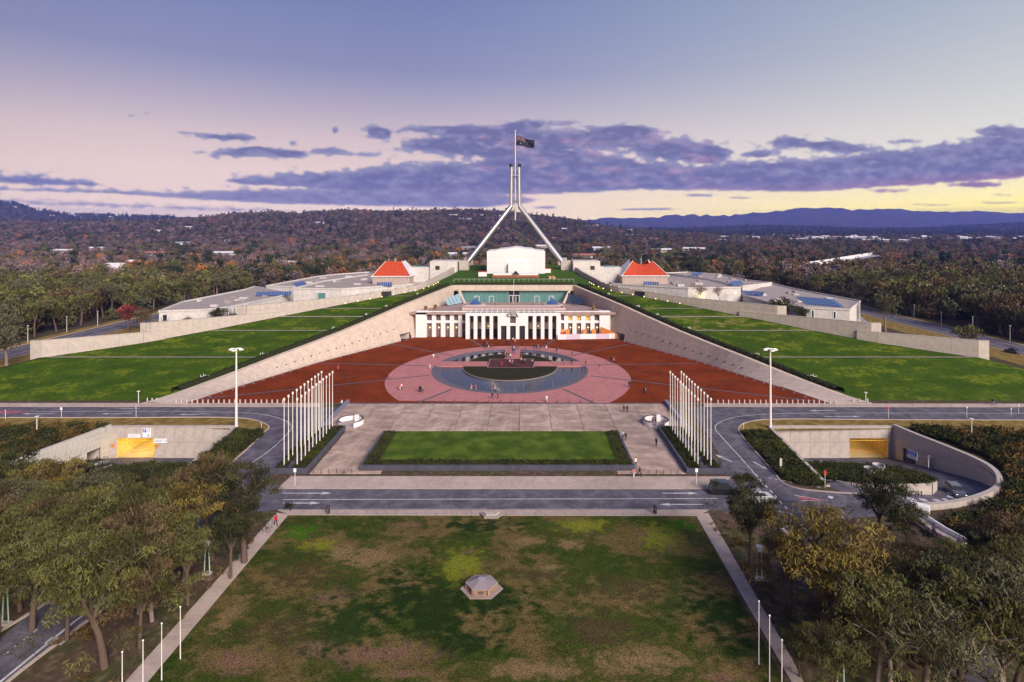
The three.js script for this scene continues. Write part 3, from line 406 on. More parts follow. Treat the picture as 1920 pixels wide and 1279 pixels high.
// ---------------------------------------------------------------- the parliament front
{
  const h = thing('parliament_front', 'white colonnaded parliament front with glazed terrace above it', 'building');
  const fz = -228.5, pz = -224, X = (x) => C + 0.2 + x;
  const solid = (name, x0, x1, y0, y1, z0, z1, m = M.white) => mesh(name, box(Math.abs(x1 - x0), y1 - y0, Math.abs(z1 - z0), X((x0 + x1) / 2), y0, (z0 + z1) / 2), m, h);
  const wins = [[31.7, 33.6], [28.2, 30.1], [24.7, 26.5], [21.4, 23.1], [18.6, 19.9]];
  for (const s of [1, -1]) {
    solid('end_block', s * 33.6, s * 37.8, 0, 10.0, fz + (s > 0 ? 0.4 : 1.0), fz - 3);
    wins.forEach(([a, b], i) => {
      const inner = i < 4 ? wins[i + 1][1] : 18;
      solid('pier', s * inner, s * a, 0, 9.8, fz, fz - 1.4); solid('spandrel', s * a, s * b, 5.4, 6.4, fz - 0.1, fz - 1); solid('lintel', s * a, s * b, 9.1, 9.8, fz - 0.05, fz - 1.4);
      for (const [y0, y1, up] of [[0.02, 5.4, 0], [6.4, 9.1, 1]]) {
        const lit = up ? (s > 0 && i > 0 && i < 4) : false, w = new THREE.Group(); w.name = 'window'; h.add(w);
        mesh('pane', box(b - a, y1 - y0, 0.08, X(s * (a + b) / 2), y0, fz - 0.95), lit ? new THREE.MeshStandardMaterial({ color: col(0.5, 0.32, 0.1), emissive: col(1, 0.62, 0.2), emissiveIntensity: 0.35, roughness: 0.4 }) : (up ? M.windowDim : mat(0.17, 0.115, 0.12, 0.25)), w);
        mesh('frame', merge([box(b - a, 0.14, 0.14, X(s * (a + b) / 2), (y0 + y1) / 2, fz - 0.85), box(0.12, y1 - y0, 0.14, X(s * (a + b) / 2), y0, fz - 0.86), box(0.1, y1 - y0, 0.14, X(s * a + s * 0.05), y0, fz - 0.86), box(0.1, y1 - y0, 0.14, X(s * b - s * 0.05), y0, fz - 0.86)]), mat(0.3, 0.2, 0.18), w);
        if (!up && i < 4) mesh('lamp', new THREE.SphereGeometry(0.3, 10, 8).translate(X(s * (a + b) / 2 + 0.1), 3.6, fz - 0.62), M.lamp, w);
      }
    });
    // portico: free-standing piers in front of a beige wall
    const gaps = [[5.8, 7.6], [8.9, 10.65], [12, 13.65], [15, 16.6]]; let x = 4.6;
    for (const [a, b] of gaps) { solid('pier', s * x, s * a, 0, 8.9, pz, pz - 1.2); x = b; }
    solid('corner_pier', s * 16.6, s * 18.1, 0, 8.9, pz, pz - 4.5);
    for (let i = 1; i < 2; i++) mesh('lantern', new THREE.SphereGeometry(0.22, 10, 8).translate(X(s * (6.7 + i * 3.05)), 4.2, -228.9), M.lamp, h);
    solid('side_door', s * 2.45, s * 4.6, 0.02, 5.1, pz - 0.7, pz - 0.8, M.glassDark); solid('pier', s * 1.1, s * 2.45, 0, 5.1, pz, pz - 1.2);
    solid('vestibule_wall', s * 5.2, s * 16.6, 3, 8.9, fz - 1, fz - 1.4, M.beige); solid('vestibule_glass', s * 5.2, s * 16.6, 0.02, 3, fz - 1.05, fz - 1.3, M.glassDark);
    for (let i = 0; i < 4; i++) solid('inner_window', s * (6.2 + i * 3.05), s * (7.3 + i * 3.05), 5.6, 8.2, fz - 0.95, fz - 1.0, M.windowDim);
  }
  solid('entrance_wall', -4.6, 4.6, 8.8, 9.95, pz + 0.02, pz - 1.22); for (const s of [1, -1]) solid('entrance_wall', s * 1.1, s * 4.6, 5.1, 8.8, pz + 0.015, pz - 1.21);
  solid('entrance_lintel', -1.1, 1.1, 5.1, 6.1, pz, pz - 1.2); solid('entrance_window', -1.1, 1.1, 6.1, 8.8, pz - 0.5, pz - 0.6, M.windowDim); solid('main_door', -1.1, 1.1, 0.02, 5.1, pz - 0.7, pz - 0.8, M.glassDark);
  for (const s of [1, -1]) solid('portico_beam', s * 4.6, s * 18.1, 8.9, 9.95, pz + 0.01, pz - 1.3); solid('portico_ceiling', -18, 18, 9.4, 9.7, pz - 1.3, fz - 1.4, M.beige);
  // emblem over the door: shield between two supporters on a grey bracket
  const crest = new THREE.Group(); crest.name = 'emblem'; h.add(crest);
  const sh = new THREE.Shape(); sh.moveTo(-0.8, 0.9); sh.lineTo(0.8, 0.9); sh.lineTo(0.8, -0.1); sh.quadraticCurveTo(0.7, -0.8, 0, -1.1); sh.quadraticCurveTo(-0.7, -0.8, -0.8, -0.1);
  mesh('shield', new THREE.ExtrudeGeometry(sh, { depth: 0.25, bevelSize: 0.05, bevelThickness: 0.05, bevelSegments: 1 }).translate(X(0), 10.2, pz + 0.25), M.steel, crest);
  for (const s of [1, -1]) mesh('supporter', merge([rod(V3(X(s * 1.9), 9.3, pz + 0.4), V3(X(s * 1.25), 10.6, pz + 0.4), 0.42, 0.25), rod(V3(X(s * 1.25), 10.6, pz + 0.4), V3(X(s * 1.1), 11.3, pz + 0.4), 0.2, 0.14), rod(V3(X(s * 1.9), 9.3, pz + 0.4), V3(X(s * 2.1), 8.7, pz + 0.4), 0.2, 0.12)]), M.steel, crest);
  mesh('bracket', merge([box(4.4, 0.18, 0.5, X(0), 8.75, pz + 0.3), box(4.8, 0.14, 0.3, X(0), 9.4, pz + 0.2)]), M.rail, crest);
  // glazed pergola on the portico roof
  for (let i = -8; i <= 8; i++) { if (i === 0) continue; mesh('pergola_beam', merge([rod(V3(X(i * 2.05), 10.2, pz - 0.2), V3(X(i * 2.05 * 0.97), 11.2, pz - 4.5), 0.12), rod(V3(X(i * 2.05), 9.9, pz - 0.2), V3(X(i * 2.05), 10.6, pz - 0.2), 0.12)]), M.whitePaint, h); }
  for (let i = 0; i < 4; i++) mesh('pergola_rail', rod(V3(X(-16.8), 10.35 + i * 0.24, pz - 0.6 - i * 1.1), V3(X(16.8), 10.35 + i * 0.24, pz - 0.6 - i * 1.1), 0.07), M.rail, h);
  // terrace
  const tp = []; for (const d of [227.5, 240, 258.5]) tp.push([curve(wallTop, d) + 1.2, -d]); for (const d of [258.5, 240, 227.5]) tp.push([mir(curve(wallTop, d)) - 1.2, -d]);
  mesh('terrace_floor', prism(tp, 8.9, 9.72), mat(0.44, 0.32, 0.31, 0.9, { map: tConc }), h);
  for (const x of [-16, -8, 0, 8, 16]) mesh('floor_joint', box(0.3, 0.03, 11, X(x), 9.72, -250), M.strip, h);
  mesh('skylight_frame', merge([box(41, 0.9, 0.7, X(0), 9.72, -234), box(41, 0.7, 0.6, X(0), 9.72, -242.5), box(0.7, 0.8, 8, X(-20.4), 9.72, -238.2), box(0.7, 0.8, 8, X(20.4), 9.72, -238.2)]), mat(0.56, 0.42, 0.39, 0.9), h);
  mesh('skylight_roof', box(40, 0.3, 7.6, X(0), 9.74, -238.2), mat(0.42, 0.30, 0.30, 0.8), h);
  mesh('parapet', box(75, 0.35, 0.4, X(0), 9.72, -228.7), M.white, h);
  for (const s of [1, -1]) {
    const py = new THREE.Group(); py.name = 'pyramid_skylight'; h.add(py);
    mesh('glass', new THREE.ConeGeometry(3.4, 2.6, 4, 1).rotateY(Math.PI / 4).translate(X(s * 16.4), 11.5, -249), M.glassBlue, py); mesh('base', new THREE.CylinderGeometry(4.2, 4.6, 0.5, 20).translate(X(s * 16.4), 9.97, -249), M.conc, py); mesh('finial', rod(V3(X(s * 16.4), 12.6, -249), V3(X(s * 16.4), 13.6, -249), 0.08), M.whitePaint, py);
    mesh('sloping_pier', rod(V3(X(s * 24.4), 15.3, -257.2), V3(X(s * 21.2), 9.7, -252.5), 0.75, 0.75, 4), M.cream, h);
    const q = s > 0 ? [PD(1098, 562, 243), PD(1092, 573, 245), PD(1056, 567, 256), PD(1066, 549, 256.4)] : [PD(832, 562, 243), PD(838, 573, 245), PD(872, 567, 256), PD(862, 549, 256.4)];
    const inn = q.map(v => v.clone().add(V3(-s * 0.5, 0.1, 0.4)));
    mesh('corner_glass', s > 0 ? quad(inn[0], inn[3], inn[2], inn[1]) : quad(inn[1], inn[2], inn[3], inn[0]), s > 0 ? M.glassBlue : M.glassPale, h);
    for (let i = 1; i < 5; i++) mesh('mullion', rod(inn[0].clone().lerp(inn[3], i / 5 * 0.98), inn[1].clone().lerp(inn[2], i / 5 * 0.98), 0.09), M.rail, h);
  }
  // glass wall under the cream roof beam
  const gz = -258.6;
  for (let i = 0; i < 22; i++) { const x = -24.2 + i * 2.2; if (Math.abs(x + 1.1) < 2.3) continue; mesh('glass_panel', box(2.12, 5.3, 0.1, X(x + 1.1), 9.72, gz), M.glassTeal, h); }
  mesh('centre_doors', box(4.5, 5.3, 0.1, X(0), 9.72, gz), M.glassDark, h);
  for (const x of [-16.4, -10, 10, 16.4]) mesh('door_frame', merge([box(0.16, 2.7, 0.15, X(x - 1), 9.72, gz + 0.12), box(0.16, 2.7, 0.15, X(x + 1), 9.72, gz + 0.12), box(2.2, 0.16, 0.15, X(x), 12.3, gz + 0.12)]), M.whitePaint, h);
  mesh('door_frame', merge([-2.2, -0.75, 0.75, 2.2].map(x => box(0.18, 3, 0.15, X(x), 9.72, gz + 0.12)).concat([box(4.6, 0.18, 0.15, X(0), 12.6, gz + 0.12)])), M.whitePaint, h);
  mesh('roof_beam', box(52.2, 2.35, 2.2, X(-0.2), 14.95, -257.9), M.cream, h);
  mesh('roof_upstand', box(52, 0.9, 1.6, X(-0.2), 17.3, -259.6), mat(0.04, 0.045, 0.02, 1, { map: tFine }), h);
}
// pots and a thin mast stand on the terrace
for (const [px, py, d, lbl] of [[798, 575, 232, 'small potted shrub on the terrace beside the cream wall'], [816, 573, 236, 'potted shrub second along the terrace by the cream wall'], [1113, 574, 234, 'small potted shrub on the terrace beside the pinkish wall']]) { const p = PD(px, py, d); p.y = 9.72; const t = thing('potted_shrub', lbl, 'plant', p); mesh('pot', new THREE.CylinderGeometry(0.5, 0.38, 0.7, 12).translate(0, 0.35, 0), M.brick, t); const g = new THREE.IcosahedronGeometry(0.75, 2), q = g.attributes.position; for (let i = 0; i < q.count; i++) { const k = 1 + n2a(q.getX(i) * 4, q.getY(i) * 4 + q.getZ(i) * 3) * 0.35; q.setXYZ(i, q.getX(i) * k, q.getY(i) * k, q.getZ(i) * k); } g.computeVertexNormals(); mesh('foliage', g.translate(0, 1.2, 0), mat(0.16, 0.11, 0.04, 1), t); }
{ const t = thing('terrace_mast', 'thin white pole standing on the terrace before the centre doors', 'pole', V3(C + 0.1, 9.72, -252)); mesh('shaft', rod(V3(0, 0, 0), V3(0, 10.5, 0), 0.1, 0.05), M.whitePaint, t); mesh('base', box(0.5, 0.2, 0.5), M.conc, t); }

// hoarding of white panels with an orange screen, beside the entrance
{
  const t = thing('hoarding', 'white panel hoarding with orange screens in front of the windows', 'hoarding');
  const run = [[1045.5, 636.8], [1062.5, 636.8], [1087, 636.2], [1118, 635.8], [1141, 635.5], [1163, 635]]; const cols = [M.white, mat(0.6, 0.5, 0.62), M.white, mat(0.6, 0.5, 0.62), M.white];
  for (let i = 0; i < 5; i++) { const a = P(...run[i]), b = P(...run[i + 1]); mesh('panel', box(a.distanceTo(b) - 0.06, 2.0, 0.12, (a.x + b.x) / 2, 0.02, (a.z + b.z) / 2, -Math.atan2(b.z - a.z, b.x - a.x)), cols[i], t); }
  for (const [x0, x1, d] of [[1052, 1057, 227.4], [1061, 1068, 227.6], [1093, 1099.5, 227.6], [1110, 1117, 227.6]]) mesh('orange_screen', box((x1 - x0) * 0.207, 3.2, 0.1, ((x0 + x1) / 2 - CX) * d / F, 0.02, -d), M.orange, t);
  const a = PD(1126, 617, 227.3), b = PD(1158, 627, 224.5); mesh('orange_ramp_screen', quad(V3(a.x, 0.1, a.z), V3(b.x, 0.1, b.z), V3(b.x, b.y + 0.3, b.z), V3(a.x, a.y + 1, a.z)), M.orange, t);
  mesh('red_tarpaulin', merge([box(3.6, 1.9, 0.2, PD(1132, 630, 225.5).x, 0.05, -225.5), box(1.6, 2.1, 0.8, PD(1055, 630, 226).x, 0.05, -226)]), mat(0.6, 0.03, 0.03), t);
}

// ---------------------------------------------------------------- mast and flag
{
  const mx = C - 0.1, mz = -326, t = thing('flag_mast', 'giant four-legged stainless steel flag mast above the parliament roof', 'mast', V3(mx, 0, mz));
  for (const sx of [1, -1]) for (const sz of [1, -1]) {
    const leg = new THREE.Group(); leg.name = 'leg'; t.add(leg);
    const b = V3(sx * 26.2, 23, sz * 13), k = V3(sx * 2.3, 54.3, sz * 1.7), top = V3(sx * 2.05, 76, sz * 1.5);
    mesh('strut', rod(b, k, 1.4, 1.2, 4), M.steel, leg); mesh('upright', rod(k.clone().add(V3(0, -0.4, 0)), top, 0.8, 0.7, 4), M.steel, leg); mesh('cap', rod(top, top.clone().add(V3(sx * 0.5, 1.8, 0)), 0.75, 0.95, 4), M.dark, leg);
    mesh('footing', box(5, 8, 5, sx * 27, 17, sz * 13), M.conc, leg);
  }
  mesh('pole', rod(V3(0, 46.5, 0), V3(0, 96, 0), 0.5, 0.28, 10), M.steel, t);
  for (const [y, r] of [[57.5, 2.9], [71.2, 2.2]]) mesh('brace', merge([rod(V3(-r, y - 0.6, -1.6), V3(r, y + 0.6, 1.6), 0.3), rod(V3(-r, y + 0.6, 1.6), V3(r, y - 0.6, -1.6), 0.3), rod(V3(-r, y, 1.6), V3(r, y, 1.6), 0.35)]), M.rail, t);
  mesh('finial', new THREE.SphereGeometry(0.5, 10, 8).translate(0, 96.3, 0), M.steel, t);
  const cv = document.createElement('canvas'); cv.width = 512; cv.height = 256; const c = cv.getContext('2d');
  c.fillStyle = '#070c2c'; c.fillRect(0, 0, 512, 256); c.save(); c.beginPath(); c.rect(0, 0, 256, 128); c.clip();
  const cross = (w, s, pts) => { c.strokeStyle = s; c.lineWidth = w; for (const [a, b, d, e] of pts) { c.beginPath(); c.moveTo(a, b); c.lineTo(d, e); c.stroke(); } };
  cross(26, '#6c6d84', [[0, 0, 256, 128], [256, 0, 0, 128]]); cross(9, '#54101c', [[0, 0, 256, 128], [256, 0, 0, 128]]); cross(42, '#6c6d84', [[128, 0, 128, 128], [0, 64, 256, 64]]); cross(25, '#54101c', [[128, 0, 128, 128], [0, 64, 256, 64]]); c.restore();
  const star = (x, y, r, n) => { c.fillStyle = '#6c6d84'; c.beginPath(); for (let i = 0; i < n * 2; i++) { const a = i * Math.PI / n - Math.PI / 2, q = i % 2 ? r * 0.45 : r; c.lineTo(x + Math.cos(a) * q, y + Math.sin(a) * q); } c.fill(); };
  star(128, 192, 34, 7); star(384, 42, 17, 7); star(384, 214, 17, 7); star(320, 112, 17, 7); star(440, 96, 17, 7); star(410, 140, 9, 5);
  const ft = new THREE.CanvasTexture(cv); ft.colorSpace = THREE.SRGBColorSpace;
  const fg = new THREE.PlaneGeometry(10.6, 5.6, 40, 16), q = fg.attributes.position;
  for (let i = 0; i < q.count; i++) { const u = (q.getX(i) + 5.3) / 10.6, y = q.getY(i); q.setXYZ(i, q.getX(i) + 5.3 - u * u * 0.4, y * (1 - 0.25 * u) - u * 2.0 + Math.sin(u * 7) * 0.35, Math.sin(u * 8 + y * 0.4) * 0.9 * u); } fg.computeVertexNormals();
  tag(mesh('flag', fg.translate(mx + 0.4, 90.8, mz), new THREE.MeshStandardMaterial({ map: ft, roughness: 0.8, side: THREE.DoubleSide })), 'dark blue flag with a small union cross and white stars, flying from the mast', 'flag');
}

// ---------------------------------------------------------------- on the roof lawn: white shed, low glazed hall, wings
{
  const t = thing('white_shed', 'big white sheeted shed with stepped gable on the roof lawn', 'shed', V3(C + 0.6, 0, -296));
  const g = new THREE.Shape(); g.moveTo(-14.7, 19); g.lineTo(14.7, 19); g.lineTo(14.7, 30.6); g.lineTo(9.4, 31); g.lineTo(9, 31.5); g.lineTo(4.4, 31.9); g.lineTo(0, 32.6); g.lineTo(-4.4, 31.9); g.lineTo(-9, 31.4); g.lineTo(-9.4, 31); g.lineTo(-14.7, 30.5); g.closePath();
  mesh('sheeting', new THREE.ExtrudeGeometry(g, { depth: 24, bevelEnabled: false }).translate(0, 0, -24), mat(0.70, 0.69, 0.72, 0.7), t);
  for (let i = 0; i < 10; i++) for (let j = 0; j < 4; j++) mesh('sheet', box(2.9, 2.75, 0.06, -13.2 + i * 2.93, 19.1 + j * 2.82, 0.05 + ((i + j) % 2) * 0.012), mat(0.70 - (i * 7 + j * 3) % 4 * 0.015, 0.69, 0.73, 0.7), t);
  mesh('porch', box(8.6, 5.6, 2, 0.4, 19, 1.2), mat(0.71, 0.70, 0.73, 0.7), t);
  const p = thing('glazed_hall', 'low white roofed hall with brick base and small glass pyramid on the roof lawn', 'building', V3(C + 0.6, 0, -284));
  mesh('base', box(22.5, 1.5, 6, 0, 18.2, 0), M.brick, p); mesh('roof', box(21.6, 0.7, 5.4, 0, 19.7, -0.2), M.white, p); mesh('pyramid', new THREE.ConeGeometry(2.6, 1.9, 4).rotateY(Math.PI / 4).translate(0, 21, 1.2), M.glassDark, p);
  mesh('pyramid_frame', merge([[1, 1], [1, -1], [-1, 1], [-1, -1]].map(([a, b]) => rod(V3(a * 1.84, 20.1, 1.2 + b * 1.84), V3(0, 22, 1.2), 0.07))), M.whitePaint, p);
  const rl = thing('roof_railing', 'thin white railing along the front edge of the roof lawn', 'railing'); for (let i = 0; i <= 24; i++) { const x = -31 + i * 2.28; mesh('post', rod(V3(C + x + 3.6, 17.9, -268), V3(C + x + 3.6, 19.1, -268), 0.05), M.whitePaint, rl); if (i < 24) mesh('bar', rod(V3(C + x + 3.6, 19.05, -268), V3(C + x + 5.88, 19.05, -268), 0.04), M.whitePaint, rl); }
  for (const [px, py, l] of [[1030, 517, 'curved pale timber stack on the roof lawn beside the white shed'], [1037, 517, 'second pale timber stack on the roof lawn beside the white shed']]) { const q = PD(px, py, 280); const s = thing('timber_stack', l, 'timber', V3(q.x, E(280), -279)); for (let i = 0; i < 7; i++) mesh('plank', box(1.1, 0.35, 1.1, Math.sin(i * 0.5) * 0.5, 0.02 + i * 0.05, 4 - i * 1.3), mat(0.6, 0.38, 0.2), s); }
  for (const [px, py, d, w, hh, l] of [[905, 517, 286, 4, 2.2, 'small red and white site hut beside the white shed'], [1027, 509, 300, 3, 2, 'grey machinery box behind the white shed']]) { const q = PD(px, py, d), s = thing('site_hut', l, 'hut', V3(q.x, E(d), -d)); mesh('cabin', box(w, hh, 3), M.white, s); mesh('roof', box(w + 0.4, 0.25, 3.4, 0, hh, 0), M.redRoof, s); }
}
function wingBlock(name, label, pts, e, opts = {}) {
  const t = thing(name, label, 'building'), q = XZ(pts, e), cx = q.reduce((a, p) => a + p[0], 0) / q.length, cz = q.reduce((a, p) => a + p[1], 0) / q.length;
  mesh('walls', prism(q, -3, e - 0.02), opts.wall || M.pale, t);
  const par = []; q.forEach((a, i) => { const b = q[(i + 1) % q.length], L = Math.hypot(b[0] - a[0], b[1] - a[1]); par.push(box(0.5, 0.7, L, (a[0] + b[0]) / 2, e - 0.1, (a[1] + b[1]) / 2, Math.atan2(b[0] - a[0], b[1] - a[1]))); });
  mesh('parapet', merge(par), opts.wall || M.pale, t); mesh('roof', flat(q.map(p => [cx + (p[0] - cx) * 0.99, cz + (p[1] - cz) * 0.99]), e + 0.05), M.roof, t);
  const R = rng(Math.abs(Math.floor(cx * 7))); for (let i = 0; i < 9; i++) { const k = q[Math.floor(R() * q.length)], u = 0.15 + R() * 0.6, x = lerp(cx, k[0], u), z = lerp(cz, k[1], u); mesh('roof_plant', box(1 + R() * 3, 0.4 + R() * 0.7, 1 + R() * 2.5, x, e + 0.05, z), R() < 0.4 ? M.pale : M.roof, t); }
  for (const [a, b, n, y] of opts.skylights || []) { const A = P(a[0], a[1], e), B = P(b[0], b[1], e), s = new THREE.Group(); s.name = 'skylight'; t.add(s); for (let i = 0; i < n; i++) { const c = A.clone().lerp(B, (i + 0.5) / n), L = A.distanceTo(B) / n; const g = new THREE.BoxGeometry(L * 0.8, 0.12, 2.6); g.rotateX(0.75); g.rotateY(-Math.atan2(B.z - A.z, B.x - A.x)); mesh('pane', g.translate(c.x, e + 1.2, c.z), M.glassBlue, s); } }
  return t;
}
const wins = (t, list, e, D) => list.forEach(([x0, x1, y0, y1, d, m]) => { const a = PD(x0, y1, d), b = PD(x1, y0, d); const w = new THREE.Group(); w.name = 'window'; t.add(w); mesh('pane', box(b.x - a.x, b.y - a.y, 0.2, (a.x + b.x) / 2, a.y, -d), m || M.glassDark, w); mesh('frame', merge([box(b.x - a.x + 0.3, 0.2, 0.4, (a.x + b.x) / 2, b.y, -d), box(0.2, b.y - a.y, 0.4, a.x, a.y, -d), box(0.2, b.y - a.y, 0.4, b.x, a.y, -d)]), M.white, w); });
{
  const a1 = wingBlock('office_wing', 'low pale office wing nearest the red autumn tree, long flat roof', [[298, 585], [343, 567], [460, 544], [477, 538], [545, 552], [478, 567], [423, 578], [385, 582]], 10.5, { skylights: [[[480, 556], [546, 555], 14]] });
  wins(a1, [[305, 314, 590, 600, 221.5], [425, 428, 580, 592, 232], [432, 435, 578, 590, 234], [439, 442, 577, 588, 236], [452, 455, 574, 584, 239], [459, 462, 572, 582, 241]]);
  const a2 = wingBlock('office_wing', 'pale office block with green framed window beside the cream wall lawn', [[550, 542], [640, 543], [775, 534], [792, 528], [690, 516], [610, 528]], 14, { skylights: [[[552, 539], [572, 535], 6], [[706, 538], [735, 537], 7]] });
  wins(a2, [[596, 611, 549, 560, 270.6, M.glassTeal]]);
  wingBlock('office_wing', 'rear pale office roof below the orange hipped roof, wooded side', [[499, 537], [537, 530], [597, 519], [634, 515], [693, 511], [706, 516], [612, 527], [552, 539]], 12, {});
  const b1 = wingBlock('office_wing', 'pale office wing with blue solar panels on its flat roof', [[1613, 566], [1490, 543], [1447, 532], [1386, 552], [1440, 568], [1508, 578], [1593, 582]], 10.5, { skylights: [[[1390, 553], [1432, 556], 12]] });
  wins(b1, [[1521, 1526, 582, 595, 225], [1562, 1567, 584, 597, 222.5]]);
  for (let i = 0; i < 8; i++) for (let j = 0; j < 4; j++) { const p = P(1500 + i * 8.6 + j * 5, 559 + j * 3.6 + i * 0.7, 10.7); mesh('solar_panel', new THREE.BoxGeometry(1.9, 0.08, 3.4).rotateX(0.18).translate(p.x, 10.95, p.z), M.glassBlue, b1); }
  const b2 = wingBlock('office_wing', 'pale office block behind the bare pinkish tree, beside the pinkish wall lawn', [[1389, 540], [1290, 541], [1150, 533], [1142, 527], [1240, 515], [1330, 526]], 14, { skylights: [[[1370, 537], [1392, 534], 6], [[1206, 536], [1235, 537], 7]] });
  wins(b2, [[1310, 1322, 549, 559, 271, M.lamp], [1376, 1381, 546, 551, 271.4, M.lamp]]);
  wingBlock('office_wing', 'rear pale office roof below the orange saddle roof, road side', [[1447, 531], [1400, 526], [1351, 515], [1289, 511], [1245, 513], [1332, 525], [1392, 538]], 12, { skylights: [[[1297, 518], [1316, 517], 5]] });
  // end pavilions beside the mast feet
  for (const s of [1, -1]) { const f = (x) => s > 0 ? x : mir(x); const t = thing('roof_pavilion', s > 0 ? 'white flat pavilion beside the mast foot above the cream wall' : 'white flat pavilion beside the mast foot above the pinkish wall', 'building', V3(f(-41), 0, -312)); mesh('block', box(14, 25, 14), M.pale, t); mesh('window', box(2.2, 2, 0.2, -s * 3, 20.6, 7.05), M.glassDark, t); mesh('annex', box(12, 21.8, 10, s * -12, 0, 1), M.pale, t); mesh('glass_roof', box(6, 0.5, 4, s * -13, 21.8, 3), M.glassTeal, t); }
}
// orange hipped roofs over the two chambers
function chamber(px0, px1, pyBase, D, label, saddle) {
  const a = PD(px0, pyBase, D), b = PD(px1, pyBase, D), w = (b.x - a.x) / 2, t = thing('chamber_roof', label, 'roof', V3((a.x + b.x) / 2, a.y, -D - w)), hh = 7.2, k = 0.42;
  mesh('drum', box(w * 1.94, 6, w * 1.94, 0, -6.05, 0), M.beige, t);
  const V = (x, y, z) => V3(x, y, z), tops = (x, z) => V(x * w * k, hh - (saddle ? 0 : 0), z * w * k);
  const face = (p0, p1, q0, q1, dip) => { const N = 12, pos = [], uv = [], idx = []; for (let i = 0; i <= N; i++) { const lo = p0.clone().lerp(p1, i / N), hi = q0.clone().lerp(q1, i / N); hi.y -= dip * Math.sin(i / N * Math.PI); for (const v of [lo, hi]) { pos.push(v.x, v.y, v.z); uv.push(v.x, v.y); } if (i) { const q = i * 2; idx.push(q - 2, q, q - 1, q - 1, q, q + 1); } } return geoFrom(pos, uv, idx); };
  const c = [[-1, 1], [1, 1], [1, -1], [-1, -1]].map(([x, z]) => V(x * w, 0, z * w)), tp = [[-1, 1], [1, 1], [1, -1], [-1, -1]].map(([x, z]) => tops(x, z)), dip = saddle ? 2.3 : 0.15;
  for (let i = 0; i < 4; i++) mesh(i % 2 ? 'pale_slope' : 'orange_slope', face(c[i], c[(i + 1) % 4], tp[i], tp[(i + 1) % 4], dip), i % 2 ? mat(0.62, 0.62, 0.68, 0.5) : M.redRoof, t);
  for (let i = 0; i < 4; i++) mesh('hip_trim', rod(c[i], tp[i], 0.2, 0.17), M.pale, t);
  mesh('eaves', merge([box(w * 2 + 0.8, 0.4, 0.6, 0, -0.3, w), box(w * 2 + 0.8, 0.4, 0.6, 0, -0.3, -w), box(0.6, 0.4, w * 2 - 0.7, w, -0.3, 0), box(0.6, 0.4, w * 2 - 0.7, -w, -0.3, 0)]), M.white, t);
  mesh('fin', box(0.4, 3.4, 3, 0, hh - 2.2, 0), mat(0.25, 0.4, 0.36), t); mesh('crown', box(w * 2 * k, 0.3, w * 2 * k, 0, hh - (saddle ? 2.7 : 0.6), 0), M.redRoof, t);
}
chamber(697, 770, 518, 296, 'orange hipped chamber roof with pale side slope above the wooded side wing', false);
chamber(1166, 1254, 517, 296, 'orange saddle shaped chamber roof with two peaks above the road side wing', true);

